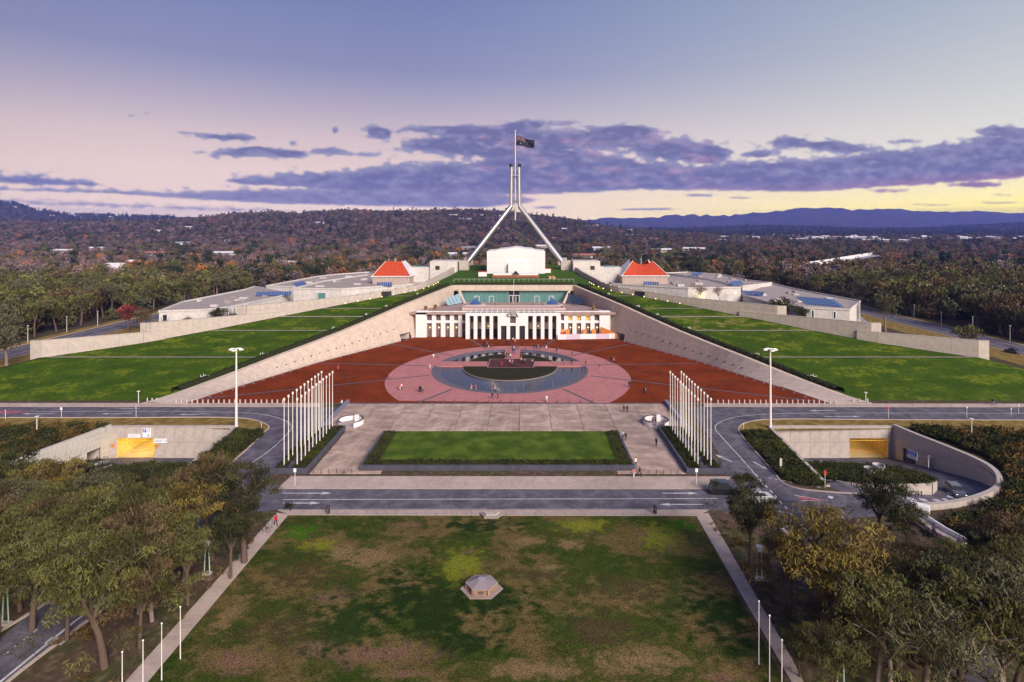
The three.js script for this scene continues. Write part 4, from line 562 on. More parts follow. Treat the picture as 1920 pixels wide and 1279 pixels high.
// ---------------------------------------------------------------- car park ramps: sunken pits, portals, tunnels
const leafMat = (r, g, b) => mat(r, g, b, 1);
function textSign(w, h, draw, bg = '#e9eaf2') { const c = document.createElement('canvas'); c.width = 512; c.height = Math.round(512 * h / w); const x = c.getContext('2d'); x.fillStyle = bg; x.fillRect(0, 0, c.width, c.height); draw(x, c.width, c.height); const t = new THREE.CanvasTexture(c); t.colorSpace = THREE.SRGBColorSpace; return new THREE.MeshStandardMaterial({ map: t, roughness: 0.5 }); }
const bedShape = [[52.3, 100.5], [55, 98], [59, 96.9], [63, 96.4], [67.5, 97], [70, 99.5], [71, 103], [72, 110], [71.5, 116], [68, 118.5], [53.5, 118.5]];
const bedTop = (D) => 0.5 - (D - 97) * 0.275;
for (const s of [1, -1]) {
  const f = (x) => side(s, x), where = s > 0 ? 'dim orange tunnel' : 'bright yellow tunnel';
  // floor
  const pos = [], uv = [], idx = [], nx = 34, nd = 38;
  for (let j = 0; j <= nd; j++) for (let i = 0; i <= nx; i++) { const x = 49.5 + i, d = 88.4 + j, e = Math.min(pitFloor(x, d), -0.035); pos.push(f(x), e, -d); uv.push(f(x), d); if (i && j) { const q = j * (nx + 1) + i, a = q - nx - 2, b = q - nx - 1, c = q - 1; s > 0 ? idx.push(a, b, c, b, q, c) : idx.push(a, c, b, b, c, q); } }
  struct('ramp_road', geoFrom(pos, uv, idx), M.asphalt);
  // portal wall with the tunnel mouth
  const t = thing('portal_wall', `concrete retaining wall around the car park ramp with the ${where}`, 'wall');
  const z = -125, solid = (x0, x1, y0, y1, z0 = z, z1 = z - 0.8) => box(Math.abs(x1 - x0), y1 - y0, Math.abs(z1 - z0), f((x0 + x1) / 2), y0, (z0 + z1) / 2);
  const cuts = [53, 57.2, 61.4, 65.6, 69.8]; for (let i = 0; i < 4; i++) for (const [y0, y1] of [[-7, -3.02], [-2.98, 0.25]]) mesh('panel', solid(cuts[i] + 0.02, cuts[i + 1] - 0.02, y0, y1), M.conc, t);
  mesh('panel', solid(69.82, 78, -2.1, 0.25), M.conc, t); mesh('panel', solid(78.02, 79.6, -7, 0.25), M.conc, t);
  mesh('coping', solid(52.6, 79.8, 0.25, 0.4, z + 0.06, z - 0.86), M.conc, t);
  // curved side wall, panel by panel
  const curveW = new THREE.CatmullRomCurve3(pitRim.slice(1, 11).map(([x, d]) => V3(f(x), 0, -d))), N = 17; let run = [];
  for (let i = 0; i < N; i++) {
    const K = 4, outs = []; for (let k = 0; k <= K; k++) { const p = curveW.getPoint((i + (k === 0 ? 0.012 : k === K ? K - 0.012 : k) / K) / N), q = curveW.getTangent((i + k / K) / N); outs.push([p, V3(-q.z, 0, q.x).multiplyScalar(s > 0 ? -1 : 1)]); }
    const g = []; for (let k = 0; k < K; k++) { const [p, n] = outs[k], [q, m] = outs[k + 1], xx = s > 0 ? p.x : side(-1, p.x), gate = outs[2][0].z < -117.4 && outs[2][0].z > -121, lo = gate ? -3.0 : Math.min(-0.4, pitFloor(xx, -p.z)) - 0.4; const a = p.clone().setY(lo), b = q.clone().setY(lo), c = q.clone().setY(0.85), d = p.clone().setY(0.85), o = (v, w) => v.clone().addScaledVector(w, 0.8);
      g.push(s > 0 ? quad(a, b, c, d) : quad(b, a, d, c), s > 0 ? quad(d, c, o(c, m), o(d, n)) : quad(c, d, o(d, n), o(c, m)), quad(o(d, n), o(c, m), o(b, m), o(a, n))); }
    mesh('panel', merge(g), s > 0 ? M.conc : mat(0.64, 0.6, 0.55, 0.9, { map: tConc }), t);
  }
  { const n = new THREE.Group(); n.name = 'side_opening'; t.add(n); mesh('back_wall', box(0.3, 4.4, 8, f(84.2), -7, -119), M.conc, n); mesh('jamb', box(4.2, 4.4, 0.3, f(82.3), -7, -115.6), M.conc, n); mesh('jamb', box(4.2, 4.4, 0.3, f(82), -7, -122.6), M.conc, n); mesh('ceiling', box(4.2, 0.3, 7, f(82.3), -2.95, -119.1), M.conc, n); mesh('floor', box(4.2, 0.2, 7, f(82.3), -5.9, -119.1), M.conc, n); }
  // sloping kerb on the inner side of the pit
  mesh('inner_kerb', merge([0, 1, 2, 3, 4, 5].map(i => { const a = V3(f(lerp(52.9, 50.6, i / 6)), 0, -lerp(125, 97, i / 6)), b = V3(f(lerp(52.9, 50.6, (i + 1) / 6)), 0, -lerp(125, 97, (i + 1) / 6)); return box(0.6, 7, a.distanceTo(b), (a.x + b.x) / 2, -6.7, (a.z + b.z) / 2, Math.atan2(b.x - a.x, b.z - a.z)); })), M.conc, t);
  // tunnel
  const tn = thing('tunnel', s > 0 ? 'dim orange lit car park tunnel mouth in the concrete wall' : 'bright yellow lit car park tunnel mouth in the concrete wall', 'tunnel');
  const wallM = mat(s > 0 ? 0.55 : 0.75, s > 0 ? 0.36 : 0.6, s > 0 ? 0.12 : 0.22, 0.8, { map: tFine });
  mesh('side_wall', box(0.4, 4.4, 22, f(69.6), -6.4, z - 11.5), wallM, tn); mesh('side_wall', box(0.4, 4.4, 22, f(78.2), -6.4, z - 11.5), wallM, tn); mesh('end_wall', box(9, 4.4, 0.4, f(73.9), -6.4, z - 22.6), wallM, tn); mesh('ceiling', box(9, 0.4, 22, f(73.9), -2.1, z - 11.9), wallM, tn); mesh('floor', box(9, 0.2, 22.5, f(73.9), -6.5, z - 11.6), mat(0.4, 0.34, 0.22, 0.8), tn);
  for (const d of [3, 9, 15]) { const lamp = mesh('ceiling_lamp', box(2.4, 0.12, 0.4, f(73.9), -2.25, z - d), new THREE.MeshStandardMaterial({ color: col(1, 0.8, 0.4), emissive: col(1, 0.72, 0.22), emissiveIntensity: s > 0 ? 1.2 : 2 }), tn); const L = new THREE.PointLight(new THREE.Color(1, 0.7, 0.2), s > 0 ? 14 : 42, 0, 2); L.position.set(f(73.9), -2.7, z - d); L.castShadow = true; L.shadow.radius = 10; tn.add(L); }
  mesh('boom_post', box(0.35, 1.2, 0.35, f(70.6), -6.3, z - 2), M.yellow, tn); mesh('boom', rod(V3(f(70.6), -5.3, z - 2), V3(f(76.5), -5.9, z - 2.2), 0.07), mat(0.7, 0.25, 0.1), tn); mesh('height_bar', rod(V3(f(70), -2.5, z + 0.2), V3(f(78), -2.5, z + 0.2), 0.06), M.yellow, tn);
  // shrub bed in the middle of the loop
  const bp = bedShape.map(([x, d]) => [f(x), -d]); const bed = flat(bp, (x, d) => bedTop(d)); struct('ramp_bed', bed, mat(0.05, 0.05, 0.02, 1, { map: tFine }));
  const wl = thing('bed_wall', s > 0 ? 'low curved concrete wall round the shrub bed inside the loop with the dark car' : 'low curved concrete wall round the shrub bed below the bright yellow tunnel', 'wall');
  for (let i = 0; i < bedShape.length - 1; i++) { const [x0, d0] = bedShape[i], [x1, d1] = bedShape[i + 1], a = V3(f(x0), 0, -d0), b = V3(f(x1), 0, -d1), top = (d) => bedTop(d) + 0.15, lo = (x, d) => Math.min(0, pitFloor(x, d)) - 0.3; if (d0 > 117) continue; const n = V3(b.z - a.z, 0, a.x - b.x).normalize().multiplyScalar(s > 0 ? -0.35 : 0.35);
    const A = a.clone().setY(lo(x0, d0)), B = b.clone().setY(lo(x1, d1)), C2 = b.clone().setY(top(d1)), D2 = a.clone().setY(top(d0)); mesh('wall_panel', merge([quad(A, B, C2, D2), quad(D2, C2, C2.clone().add(n), D2.clone().add(n)), quad(D2.clone().add(n), C2.clone().add(n), B.clone().add(n), A.clone().add(n))]), M.conc, wl); }
  // round white vent shafts
  const vent = (x, d, r, h, label) => { const g = thing('vent_shaft', label, 'vent', V3(f(x), bedTop(d) - 0.3, -d)); mesh('wall', new THREE.LatheGeometry([[r, 0], [r, h], [r - 0.2, h], [r - 0.2, 0.3]].map(p => new THREE.Vector2(...p)), 28), mat(0.66, 0.62, 0.66, 0.7, { map: tFine }), g); mesh('grille', new THREE.CylinderGeometry(r - 0.2, r - 0.2, 0.1, 24).translate(0, h - 0.6, 0), M.dark, g); };
  if (s > 0) { vent(64.4, 106, 1.05, 2.3, 'taller white round vent shaft in the loop bed'); vent(61.6, 104, 0.95, 2.0, 'shorter white round vent shaft in the loop bed'); } else vent(71.5, 111, 2.0, 1.6, 'wide pale ring shaped vent shaft below the bright tunnel');
}
// striped edge round the right-hand loop and road words
{
  const g = [], loop = smooth([[57.5, -95], [61, -94.2], [65, -94.2], [69, -95.4], [71.6, -98], [72.6, -101.5]], 10), yy = (x, d) => Math.min(pitFloor(x, d), -0.035) + 0.03;
  for (let i = 0; i < 9; i++) { const t = (i + 0.3) / 9.2 * (loop.length - 1), a = loop[Math.floor(t)], b = loop[Math.min(loop.length - 1, Math.floor(t) + 3)]; const gg = ribbon([a, b], 0.9, 0); const p = gg.attributes.position; for (let k = 0; k < p.count; k++) p.setY(k, yy(p.getX(k), -p.getZ(k))); g.push(gg); }
  const edge = ribbon(loop.map(([x, z], i) => [x + 0.35, z + 0.55]), 0.14, 0), pe = edge.attributes.position; for (let k = 0; k < pe.count; k++) pe.setY(k, yy(pe.getX(k), -pe.getZ(k))); g.push(edge);
  for (let i = 0; i < 3; i++) { const x = 55.5 + i * 2.6, gg = ribbon([[x, -119.6], [x + 1.4, -122]], 0.5, -5.6); const p = gg.attributes.position; for (let k = 0; k < p.count; k++) p.setY(k, pitFloor(0, -p.getZ(k)) + 0.03); g.push(gg); }
  struct('ramp_markings', merge(g), M.paint);
}
// signs at the portals
{
  const sgn = (name, label, x, y, z, w, h, m, ry = 0) => { const t = thing(name, label, 'sign', V3(x, y, z), ry); mesh('board', box(w, h, 0.08), mat(0.5, 0.5, 0.55), t); const g = new THREE.PlaneGeometry(w - 0.06, h - 0.06).translate(0, h / 2, 0.045); mesh('face', g, m, t); return t; };
  sgn('parking_sign', 'white parking sign with blue P above the bright yellow tunnel', -79.9, -1.9, -124.9, 1.9, 2.0, textSign(1.9, 2, (x, w, h) => { x.fillStyle = '#1c3fb8'; x.fillRect(30, 40, 190, 200); x.fillStyle = '#fff'; x.font = 'bold 190px sans-serif'; x.fillText('P', 62, 208); x.fillStyle = '#222'; x.beginPath(); x.arc(340, 400, 34, 0, 7); x.fill(); x.fillRect(318, 420, 44, 70); x.fillStyle = '#556'; for (let i = 0; i < 4; i++) x.fillRect(270, 60 + i * 50, 180, 14); }));
  sgn('height_sign', 'narrow white sign beside the blue P sign', -82.6, -1.95, -124.9, 2.7, 0.8, textSign(2.7, 0.8, (x, w, h) => { x.fillStyle = '#99a'; x.fillRect(30, 50, 420, 14); x.fillRect(30, 90, 330, 12); }));
  sgn('exit_sign', 'white direction sign with black arrow beside the bright yellow tunnel', -77, -3.1, -124.9, 2.9, 1.0, textSign(2.9, 1, (x, w, h) => { x.fillStyle = '#667'; x.fillRect(30, 50, 330, 16); x.fillRect(30, 100, 280, 16); x.fillStyle = '#111'; x.fillRect(400, 84, 60, 12); x.beginPath(); x.moveTo(500, 90); x.lineTo(455, 66); x.lineTo(455, 114); x.fill(); }));
  const b = PD(1712, 853, 116.4); sgn('blue_sign', 'blue and white sign board on the curved wall by the dim tunnel', b.x - 0.2, b.y - 0.8, b.z, 0.1 + 2.0, 1.6, textSign(2, 1.6, (x, w, h) => { x.fillStyle = '#2a52c8'; x.fillRect(0, 0, w, h * 0.55); x.fillStyle = '#dde'; for (let i = 0; i < 3; i++) x.fillRect(40, 50 + i * 60, 380, 22); x.fillStyle = '#667'; for (let i = 0; i < 3; i++) x.fillRect(40, 270 + i * 44, 420, 14); }), -Math.PI / 2 + 0.35);
  for (const [x, l] of [[-87.2, 'round yellow arrow plate left jamb of the bright tunnel, beside the side opening'], [-77.9, 'round yellow arrow plate on the jamb below the arrow sign']]) { const t = thing('arrow_plate', l, 'sign', V3(x, -3.6, -124.85)); mesh('plate', new THREE.CylinderGeometry(0.42, 0.42, 0.06, 20).rotateX(Math.PI / 2), M.orange, t); mesh('arrow', merge([box(0.5, 0.1, 0.03, 0, -0.05, 0.04)]), mat(0.2, 0.08, 0.02), t); }
}

// ---------------------------------------------------------------- planters and their flagpoles
const ev = (x) => x;
for (const s of [1, -1]) {
  const f = (x) => s > 0 ? x : -8.7 - x, where = s > 0 ? 'road curve by the bright yellow tunnel' : 'road curve by the dim orange tunnel';
  const t = thing('flag_planter', `long dark granite planter with flagpoles beside the ${where}`, 'planter');
  const w = (x0, x1, d0, d1, h) => box(Math.abs(x1 - x0), h, d1 - d0, f((x0 + x1) / 2), 0, -(d0 + d1) / 2);
  mesh('wall', merge([w(-43.8, -37.3, 101.9, 102.3, 0.95), w(-37.7, -37.3, 102.31, 124, 0.95), w(-43.8, -43.4, 102.31, 124, 0.95), w(-43.39, -37.71, 123.6, 124, 0.95)]), M.granite, t);
  mesh('soil', w(-43.38, -37.72, 102.32, 123.58, 0.8), mat(0.045, 0.05, 0.02, 1, { map: tFine }), t);
  mesh('stone_path', w(-41.2, -40.4, 103, 123, 0.83), M.strip, t);
  for (let r = 0; r < 2; r++) for (let i = 0; i < 11; i++) {
    const x = r ? -39.7 : -42, d = 103.5 + i * 1.93, p = thing('flagpole', `${ORD[i]} white flagpole from the front walk, ${r ? 'inner' : 'outer'} row, planter near the ${where.replace('road curve by the ', '')}`, 'flagpole', V3(f(x), 0.8, -d), 0, 'flagpoles in the two planters');
    mesh('shaft', new THREE.CylinderGeometry(0.06, 0.105, 11.7, 10).translate(0, 5.85, 0), M.pole, p); mesh('truck', new THREE.CylinderGeometry(0.17, 0.17, 0.4, 10).translate(0, 11.75, 0), M.whitePaint, p); mesh('base', box(0.5, 0.1, 0.5), M.strip, p); mesh('winch', box(0.12, 0.35, 0.12, 0.13, 1.1, 0), M.rail, p);
    mesh('pad', box(1.3, 0.05, 0.8, s * (r ? -0.75 : 0.75), 0.0, 0), M.strip, p);
  }
}
// raised lawn bed in the middle of the plaza
{
  const t = thing('raised_lawn', 'raised rectangular lawn in a dark granite bed with shrub border', 'planter');
  const X0 = -28.6, X1 = 19.9, d0 = 103.2, d1 = 120.8;
  const rect = (x0, x1, a, b, h) => box(x1 - x0, h, b - a, (x0 + x1) / 2, 0, -(a + b) / 2);
  mesh('wall', merge([rect(X0, X1, d0, d0 + 0.4, 0.98), rect(X0, X0 + 0.4, d0 + 0.41, d1, 0.98), rect(X1 - 0.4, X1, d0 + 0.41, d1, 0.98)]), M.granite, t);
  const tl = worldTex(512, 512, X0, X1, d0, d1, (x, d) => { const a = fbm(x / 6, d / 6, 4), b = n2b(x * 2, d * 2), f = 0.9 + b * 0.15 + a * 0.2; const k = mixc([0.055, 0.105, 0.012], [0.105, 0.15, 0.02], clamp(a + 0.4)); return k.map(q => q * f); });
  mesh('turf', worldUV(flat([[X0 + 2.9, -d0 - 2.6], [X1 - 2.9, -d0 - 2.6], [X1 - 2.9, -d1 + 0.2], [X0 + 2.9, -d1 + 0.2]], 0.93), X0, X1, d0, d1), mat(1, 1, 1, 1, { map: tl }), t);
  mesh('soil', rect(X0 + 0.41, X1 - 0.41, d0 + 0.42, d1 - 0.02, 0.85), mat(0.05, 0.04, 0.03, 1), t);
}
// round white enclosures at the plaza
for (const [px, l] of [[657.5, 'white ring shaped stair enclosure on the plaza near the planter by the bright tunnel'], [1230, 'white ring shaped stair enclosure on the plaza near the planter by the dim tunnel']]) {
  const c = P(px, 795.5), t = thing('stair_enclosure', l, 'enclosure', V3(c.x, 0.05, c.z));
  mesh('wall', new THREE.LatheGeometry([[2.75, 0], [2.75, 1.05], [2.5, 1.05], [2.5, 0]].map(p => new THREE.Vector2(...p)), 40, 0.5, Math.PI * 2 - 1.0), mat(0.78, 0.72, 0.72, 0.6), t);
  mesh('coping', new THREE.LatheGeometry([[2.8, 1.05], [2.8, 1.16], [2.45, 1.16], [2.45, 1.05]].map(p => new THREE.Vector2(...p)), 40, 0.5, Math.PI * 2 - 1.0), M.strip, t);
  mesh('inner_block', box(0.9, 1.5, 0.5, 0.9, 0, -1.6), M.white, t); mesh('stair_floor', new THREE.CylinderGeometry(2.48, 2.48, 0.04, 36).translate(0, 0.03, 0), mat(0.4, 0.33, 0.32), t); mesh('handrail', rod(V3(-1.2, 1.0, 2.95), V3(1.6, 1.0, 2.5), 0.04), M.rail, t);
}

// ---------------------------------------------------------------- bollards, lamps, small signs, fences
{
  const make = (h, r, m) => { const g = new THREE.CylinderGeometry(r * 0.9, r, h, 10).translate(0, h / 2, 0), c = new THREE.SphereGeometry(r * 0.9, 10, 5, 0, 7, 0, 1.57).translate(0, h, 0); return { g, c, m }; };
  const put = (k, p, label, group) => { const t = thing('bollard', label, 'bollard', p, 0, group); mesh('post', k.g, k.m, t); mesh('cap', k.c, k.m, t); };
  const pale = make(0.85, 0.16, mat(0.55, 0.48, 0.47)), brown = make(0.75, 0.15, mat(0.16, 0.1, 0.1)), thin = make(0.8, 0.07, mat(0.16, 0.1, 0.1));
  for (let i = 0; i < 21; i++) put(pale, P(330 + i * 10, 757).setY(0.05), `${ORD[i]} pale bollard from the cream wall end along the gravel edge`, 'pale bollards along the gravel edge');
  for (let i = 0; i < 23; i++) put(pale, P(1346 + i * 10, 757.5).setY(0.05), `${ORD[22 - i]} pale bollard from the pinkish wall end along the gravel edge`, 'pale bollards along the gravel edge');
  for (let i = 0; i < 16; i++) put(brown, P(788 + i * 21.5, 756.3).setY(0.05), `${ORD[i]} short brown bollard along the pink paving, counted from the cream wall side`, 'brown bollards at the pink paving');
  for (const p of [[276, 753.5], [285, 753.5], [294, 753.5], [1600, 755], [1611, 755], [1627, 755]]) put(pale, P(...p).setY(0), p[0] < 900 ? 'pale bollard on the grass edge below the cream wall end' : 'pale bollard on the grass edge below the pinkish wall end', 'bollards at the wall ends');
  for (let i = 0; i < 6; i++) put(thin, P(588 + i * 14.3, 888).setY(0.06), `${ORD[i]} thin brown bollard from the planter near the bright tunnel, across the walkway`, 'thin bollards across the walkways'); for (let i = 0; i < 6; i++) put(thin, P(1204 + i * 13.5, 890).setY(0.06), `${ORD[5 - i]} thin brown bollard from the planter near the dim tunnel, across the walkway`, 'thin bollards across the walkways');
}
function tallLamp(px, py, label) { const t = thing('floodlight_mast', label, 'street lamp', P(px, py)); mesh('shaft', new THREE.CylinderGeometry(0.14, 0.3, 17, 12).translate(0, 8.5, 0), M.pole, t); mesh('crossarm', merge([box(2.4, 0.14, 0.14, 0, 16.9, 0), box(0.14, 0.14, 2.2, 0, 16.75, 0)]), M.whitePaint, t); for (const [x, z] of [[-1.1, 0], [1.1, 0], [0, 1], [0, -1]]) mesh('lamp_head', new RoundedBoxGeometry(0.75, 0.3, 0.75, 2, 0.08).translate(x, 16.75, z), M.whitePaint, t); mesh('base', new THREE.CylinderGeometry(0.45, 0.5, 0.3, 12).translate(0, 0.15, 0), M.conc, t); }
tallLamp(443, 802.5, 'tall white floodlight mast on the dry verge above the bright yellow tunnel'); tallLamp(1444.5, 803, 'tall white floodlight mast on the dry verge above the dim orange tunnel');
function pathLamp(px, py, h, label) { const t = thing('path_lamp', label, 'street lamp', P(px, py)); mesh('shaft', new THREE.CylinderGeometry(0.06, 0.09, h, 8).translate(0, h / 2, 0), M.whitePaint, t); mesh('lamp_head', new THREE.ConeGeometry(0.38, 0.32, 12).rotateX(Math.PI).translate(0, h, 0), M.whitePaint, t); mesh('lamp_cap', new THREE.CylinderGeometry(0.38, 0.38, 0.06, 12).translate(0, h + 0.18, 0), M.whitePaint, t); }
for (const a of [[69, 817, 3.8, 'short path lamp on the shrub slope by the wall of the bright tunnel'], [1822, 823, 3.9, 'short path lamp on the shrub slope behind the curved wall'], [259.5, 755, 2.6, 'short white lamp at the lawn foot below the cream wall end'], [1623.5, 755, 2.3, 'short white lamp at the lawn foot below the pinkish wall end'], [52, 642, 6, 'street lamp on the ring road verge before the dense wood'], [125, 622, 6, 'twin street lamp midway along the ring road verge'], [183, 611, 6, 'street lamp on the ring road verge nearest the red tree'], [1714, 596, 6, 'street lamp on the far verge of the ring road near the bare gum'], [1765, 612, 6, 'street lamp second along the far ring road verge'], [1824, 625, 6.5, 'street lamp third along the far ring road verge'], [1894, 642, 6, 'street lamp last along the far ring road verge']]) pathLamp(...a);
function postSign(px, py, h, label, m, w = 0.45, hh = 0.6) { const t = thing('road_sign', label, 'road sign', P(px, py)); mesh('post', new THREE.CylinderGeometry(0.04, 0.04, h, 8).translate(0, h / 2, 0), M.whitePaint, t); mesh('plate', box(w, hh, 0.05, 0, h - hh, 0.06), m, t); }
const wht = M.whitePaint, redS = mat(0.6, 0.05, 0.05);
for (const a of [[115, 782, 2.2, 'small white road sign beside the upper road by the pink island', wht], [10, 787, 2.2, 'thin post sign beside the pink road island', wht, 0.12, 0.3], [255, 782, 2.4, 'thin white marker post on the dry verge above the tunnel sign', wht, 0.1, 0.4], [553, 911, 2.9, 'white sign post in front of the planter by the bright tunnel', wht], [1306, 911, 2.9, 'white sign post in front of the planter by the dim tunnel', wht], [490, 810, 2.0, 'thin white post at the kerb bend near the floodlight mast', wht, 0.1, 0.3], [1394, 811, 2.0, 'thin white post at the kerb bend near the dim tunnel mast', wht, 0.1, 0.3], [1666, 785, 2.6, 'white post with red plate beside the upper road', redS, 0.35, 0.5], [1813, 784, 2.6, 'plain white post sign beside the upper road', wht, 0.2, 0.4], [1896, 778, 1.6, 'small white post on the painted road island', wht, 0.2, 0.3], [1910, 776, 2.2, 'taller white post on the painted road island', wht, 0.2, 0.4], [1464, 884, 2.3, 'pale meter box on a post in the shrub bed', mat(0.55, 0.5, 0.5), 0.4, 1.3], [1547, 914, 2.8, 'red topped sign post at the corner of the shrub bed', redS, 0.35, 0.7], [1741, 876, 2.2, 'dark board on a post beside the curved wall', mat(0.1, 0.1, 0.12), 0.5, 0.7]]) postSign(...a);
// railing and bins at the head of the foreground lawn
{ const t = thing('lawn_railing', 'low grey railing along the head of the foreground lawn', 'railing'); const a = P(614, 966), b = P(1230, 967.4), n = 33; for (let i = 0; i <= n; i++) { if (i === 17) continue; const p = a.clone().lerp(b, i / n); mesh('post', rod(p, p.clone().setY(1.05), 0.035), M.rail, t); if (i < n && i !== 16) { const q = a.clone().lerp(b, (i + 1) / n); mesh('top_bar', rod(p.clone().setY(1.02), q.clone().setY(1.02), 0.025, 0.025, 5), M.rail, t); mesh('low_bar', rod(p.clone().setY(0.3), q.clone().setY(0.3), 0.018, 0.018, 5), M.rail, t); } }
  for (const [px, l] of [[615.5, 'dark bin at the lawn railing end by the path to the gum trees'], [1228.5, 'dark bin at the lawn railing end near the dark gum tree']]) { const k = thing('litter_bin', l, 'bin', P(px, 963.5).setY(0.06)); mesh('body', new THREE.CylinderGeometry(0.27, 0.25, 0.95, 14).translate(0, 0.48, 0), M.dark, k); mesh('lid', new THREE.SphereGeometry(0.28, 14, 6, 0, 7, 0, 1.57).translate(0, 0.95, 0), M.dark, k); }
  const p = P(921, 966.5), k = thing('stone_lectern', 'small pale stone plinth at the gap of the lawn railing', 'plinth', V3(p.x, 0.03, p.z + 0.2)); mesh('base', prism([[-1.7, -0.3], [1.7, -0.3], [1, 0.9], [-1, 0.9]], 0, 0.35), M.concDark, k); mesh('top', prism([[-1.3, -0.1], [1.3, -0.1], [0.7, 0.7], [-0.7, 0.7]], 0.35, 0.6), M.conc, k); }
// hexagonal stone vent house on the lawn
{
  const c = P(903, 1105), t = thing('stone_pavilion', 'small hexagonal stone pavilion with low pyramid roof on the lawn', 'pavilion', V3(c.x, 0.02, c.z), 0), squash = t.scale.set(1, 0.7, 1), hexa = (r) => Array.from({ length: 6 }, (_, i) => [r * Math.cos(i * Math.PI / 3), r * 0.86 * Math.sin(i * Math.PI / 3)]);
  mesh('plinth', prism(hexa(2.55), 0, 0.12), mat(0.50, 0.37, 0.35, 0.9, { map: tFine }), t);
  const tin = mat(0.42, 0.28, 0.21, 0.9, { map: tFine }), h6 = hexa(1.75), V = (p, y) => V3(p[0], y, p[1]);
  for (let i = 0; i < 6; i++) { const a = h6[i], b = h6[(i + 1) % 6], w = new THREE.Group(); w.name = 'wall'; t.add(w); mesh('stone_panel', quad(V(b, 0.12), V(a, 0.12), V(a, 1.0), V(b, 1.0)), tin, w); mesh('vent_slot', quad(...[[0.66, 0.3], [0.34, 0.3], [0.34, 0.75], [0.66, 0.75]].map(([u, y]) => V([lerp(a[0], b[0], u) * 1.015, lerp(a[1], b[1], u) * 1.015], y))), i % 2 ? M.wood : tin, w); mesh('corner_pier', box(0.3, 0.95, 0.3, a[0], 0.12, a[1], -i), tin, t); }
  mesh('ledge', prism(hexa(1.95), 1.0, 1.16), mat(0.34, 0.26, 0.23), t);
  const r6 = hexa(1.85), top = hexa(0.5); for (let i = 0; i < 6; i++) mesh('roof_slope', quad(V(r6[(i + 1) % 6], 1.16), V(r6[i], 1.16), V(top[i], 1.75), V(top[(i + 1) % 6], 1.75)), mat(0.23 + (i % 3) * 0.025, 0.19 + (i % 3) * 0.02, 0.215 + (i % 3) * 0.02, 0.7), t); mesh('roof_cap', prism(top, 1.75, 1.78), mat(0.34, 0.31, 0.36), t);
}
// slim bare poles in the foreground grass
for (const [px, py, h, l] of [[338, 1236, 5.2, 'slim bare pole by the footpath, first from the gum with orange bark'], [303, 1276, 5.4, 'slim bare pole by the footpath, second from the gum with orange bark'], [268, 1310, 5.3, 'slim bare pole by the footpath, third from the gum with orange bark'], [229, 1330, 5.1, 'slim bare pole by the footpath, fourth from the gum with orange bark'], [1423, 1246, 6.2, 'slim bare pole standing in the lawn beside the dark footpath'], [1443, 1282, 6.4, 'slim bare pole on the near edge of the dark footpath'], [1466, 1300, 4.9, 'slim bare pole on the far edge of the dark footpath']]) { const t = thing('slim_pole', l, 'pole', P(px, py)); mesh('shaft', new THREE.CylinderGeometry(0.035, 0.06, h, 8).translate(0, h / 2, 0), M.pole, t); mesh('cap', new THREE.SphereGeometry(0.09, 8, 6).translate(0, h, 0), M.whitePaint, t); }
// green light pylons under the gums
for (const [px, py, l] of [[10, 1172, 'pale green pylon lamp beside the kerb under the gums'], [388, 1078, 'green pylon lamp under the gums beside the footpath'], [1424, 1087, 'pale pylon lamp beside the dark gum trunk'], [1576, 1290, 'pale pylon lamp among pale gum limbs']]) { const t = thing('pylon_lamp', l, 'lamp', P(px, py)); mesh('leg', rod(V3(-0.35, 0, 0), V3(-0.2, 3.6, 0), 0.07), mat(0.36, 0.5, 0.42), t); mesh('leg', rod(V3(0.35, 0, 0), V3(0.2, 3.6, 0), 0.07), mat(0.36, 0.5, 0.42), t); mesh('lamp_head', new THREE.CylinderGeometry(0.4, 0.25, 0.6, 12).translate(0, 3.8, 0), M.whitePaint, t); mesh('base', box(1, 0.3, 0.6), M.conc, t); }
// small lights along the outer walls
for (const s of [1, -1]) for (let i = 0; i < 12; i++) { const d = 228 + i * 3.2, x = curve(outer, d) + 1.8, p = V3(s > 0 ? x : mir(x), E(d), -d), t = thing('path_light', `${ORD[11 - i]} lit path light from the mast along the stepped wall, ${s > 0 ? 'wooded' : 'solar wing'} side`, 'lamp', p, 0, 'path lights along the stepped walls'); mesh('post', rod(V3(0, 0, 0), V3(0, 0.5, 0), 0.06), M.rail, t); mesh('lamp_head', new THREE.SphereGeometry(0.24, 10, 8).translate(0, 0.62, 0), M.lamp, t); }

// white ramp with handrails beside the loop
{ const t = thing('walkway_ramp', 'narrow white railed walkway descending beside the shrubs from the loop road', 'walkway'); const L = [[1692, 958], [1722, 975], [1760, 1000], [1800, 1022]].map(p => P(...p)); for (let i = 0; i < 3; i++) { const a = L[i], b = L[i + 1], ry = Math.atan2(b.x - a.x, b.z - a.z), m = a.clone().add(b).multiplyScalar(0.5), q = a.distanceTo(b); mesh('deck', box(2.2, 0.12, q, m.x, 0.02, m.z, ry), M.conc, t); for (const k of [-1, 1]) mesh('side_wall', box(0.22, 0.75, q, m.x + Math.cos(ry) * 1.15 * k, 0, m.z - Math.sin(ry) * 1.15 * k, ry), k < 0 ? mat(0.55, 0.42, 0.38) : M.whitePaint, t); } const a = P(1704, 962); mesh('kiosk', box(2.4, 1.5, 1.3, a.x + 1.4, 0, a.z + 0.4, -0.7), M.whitePaint, t); }

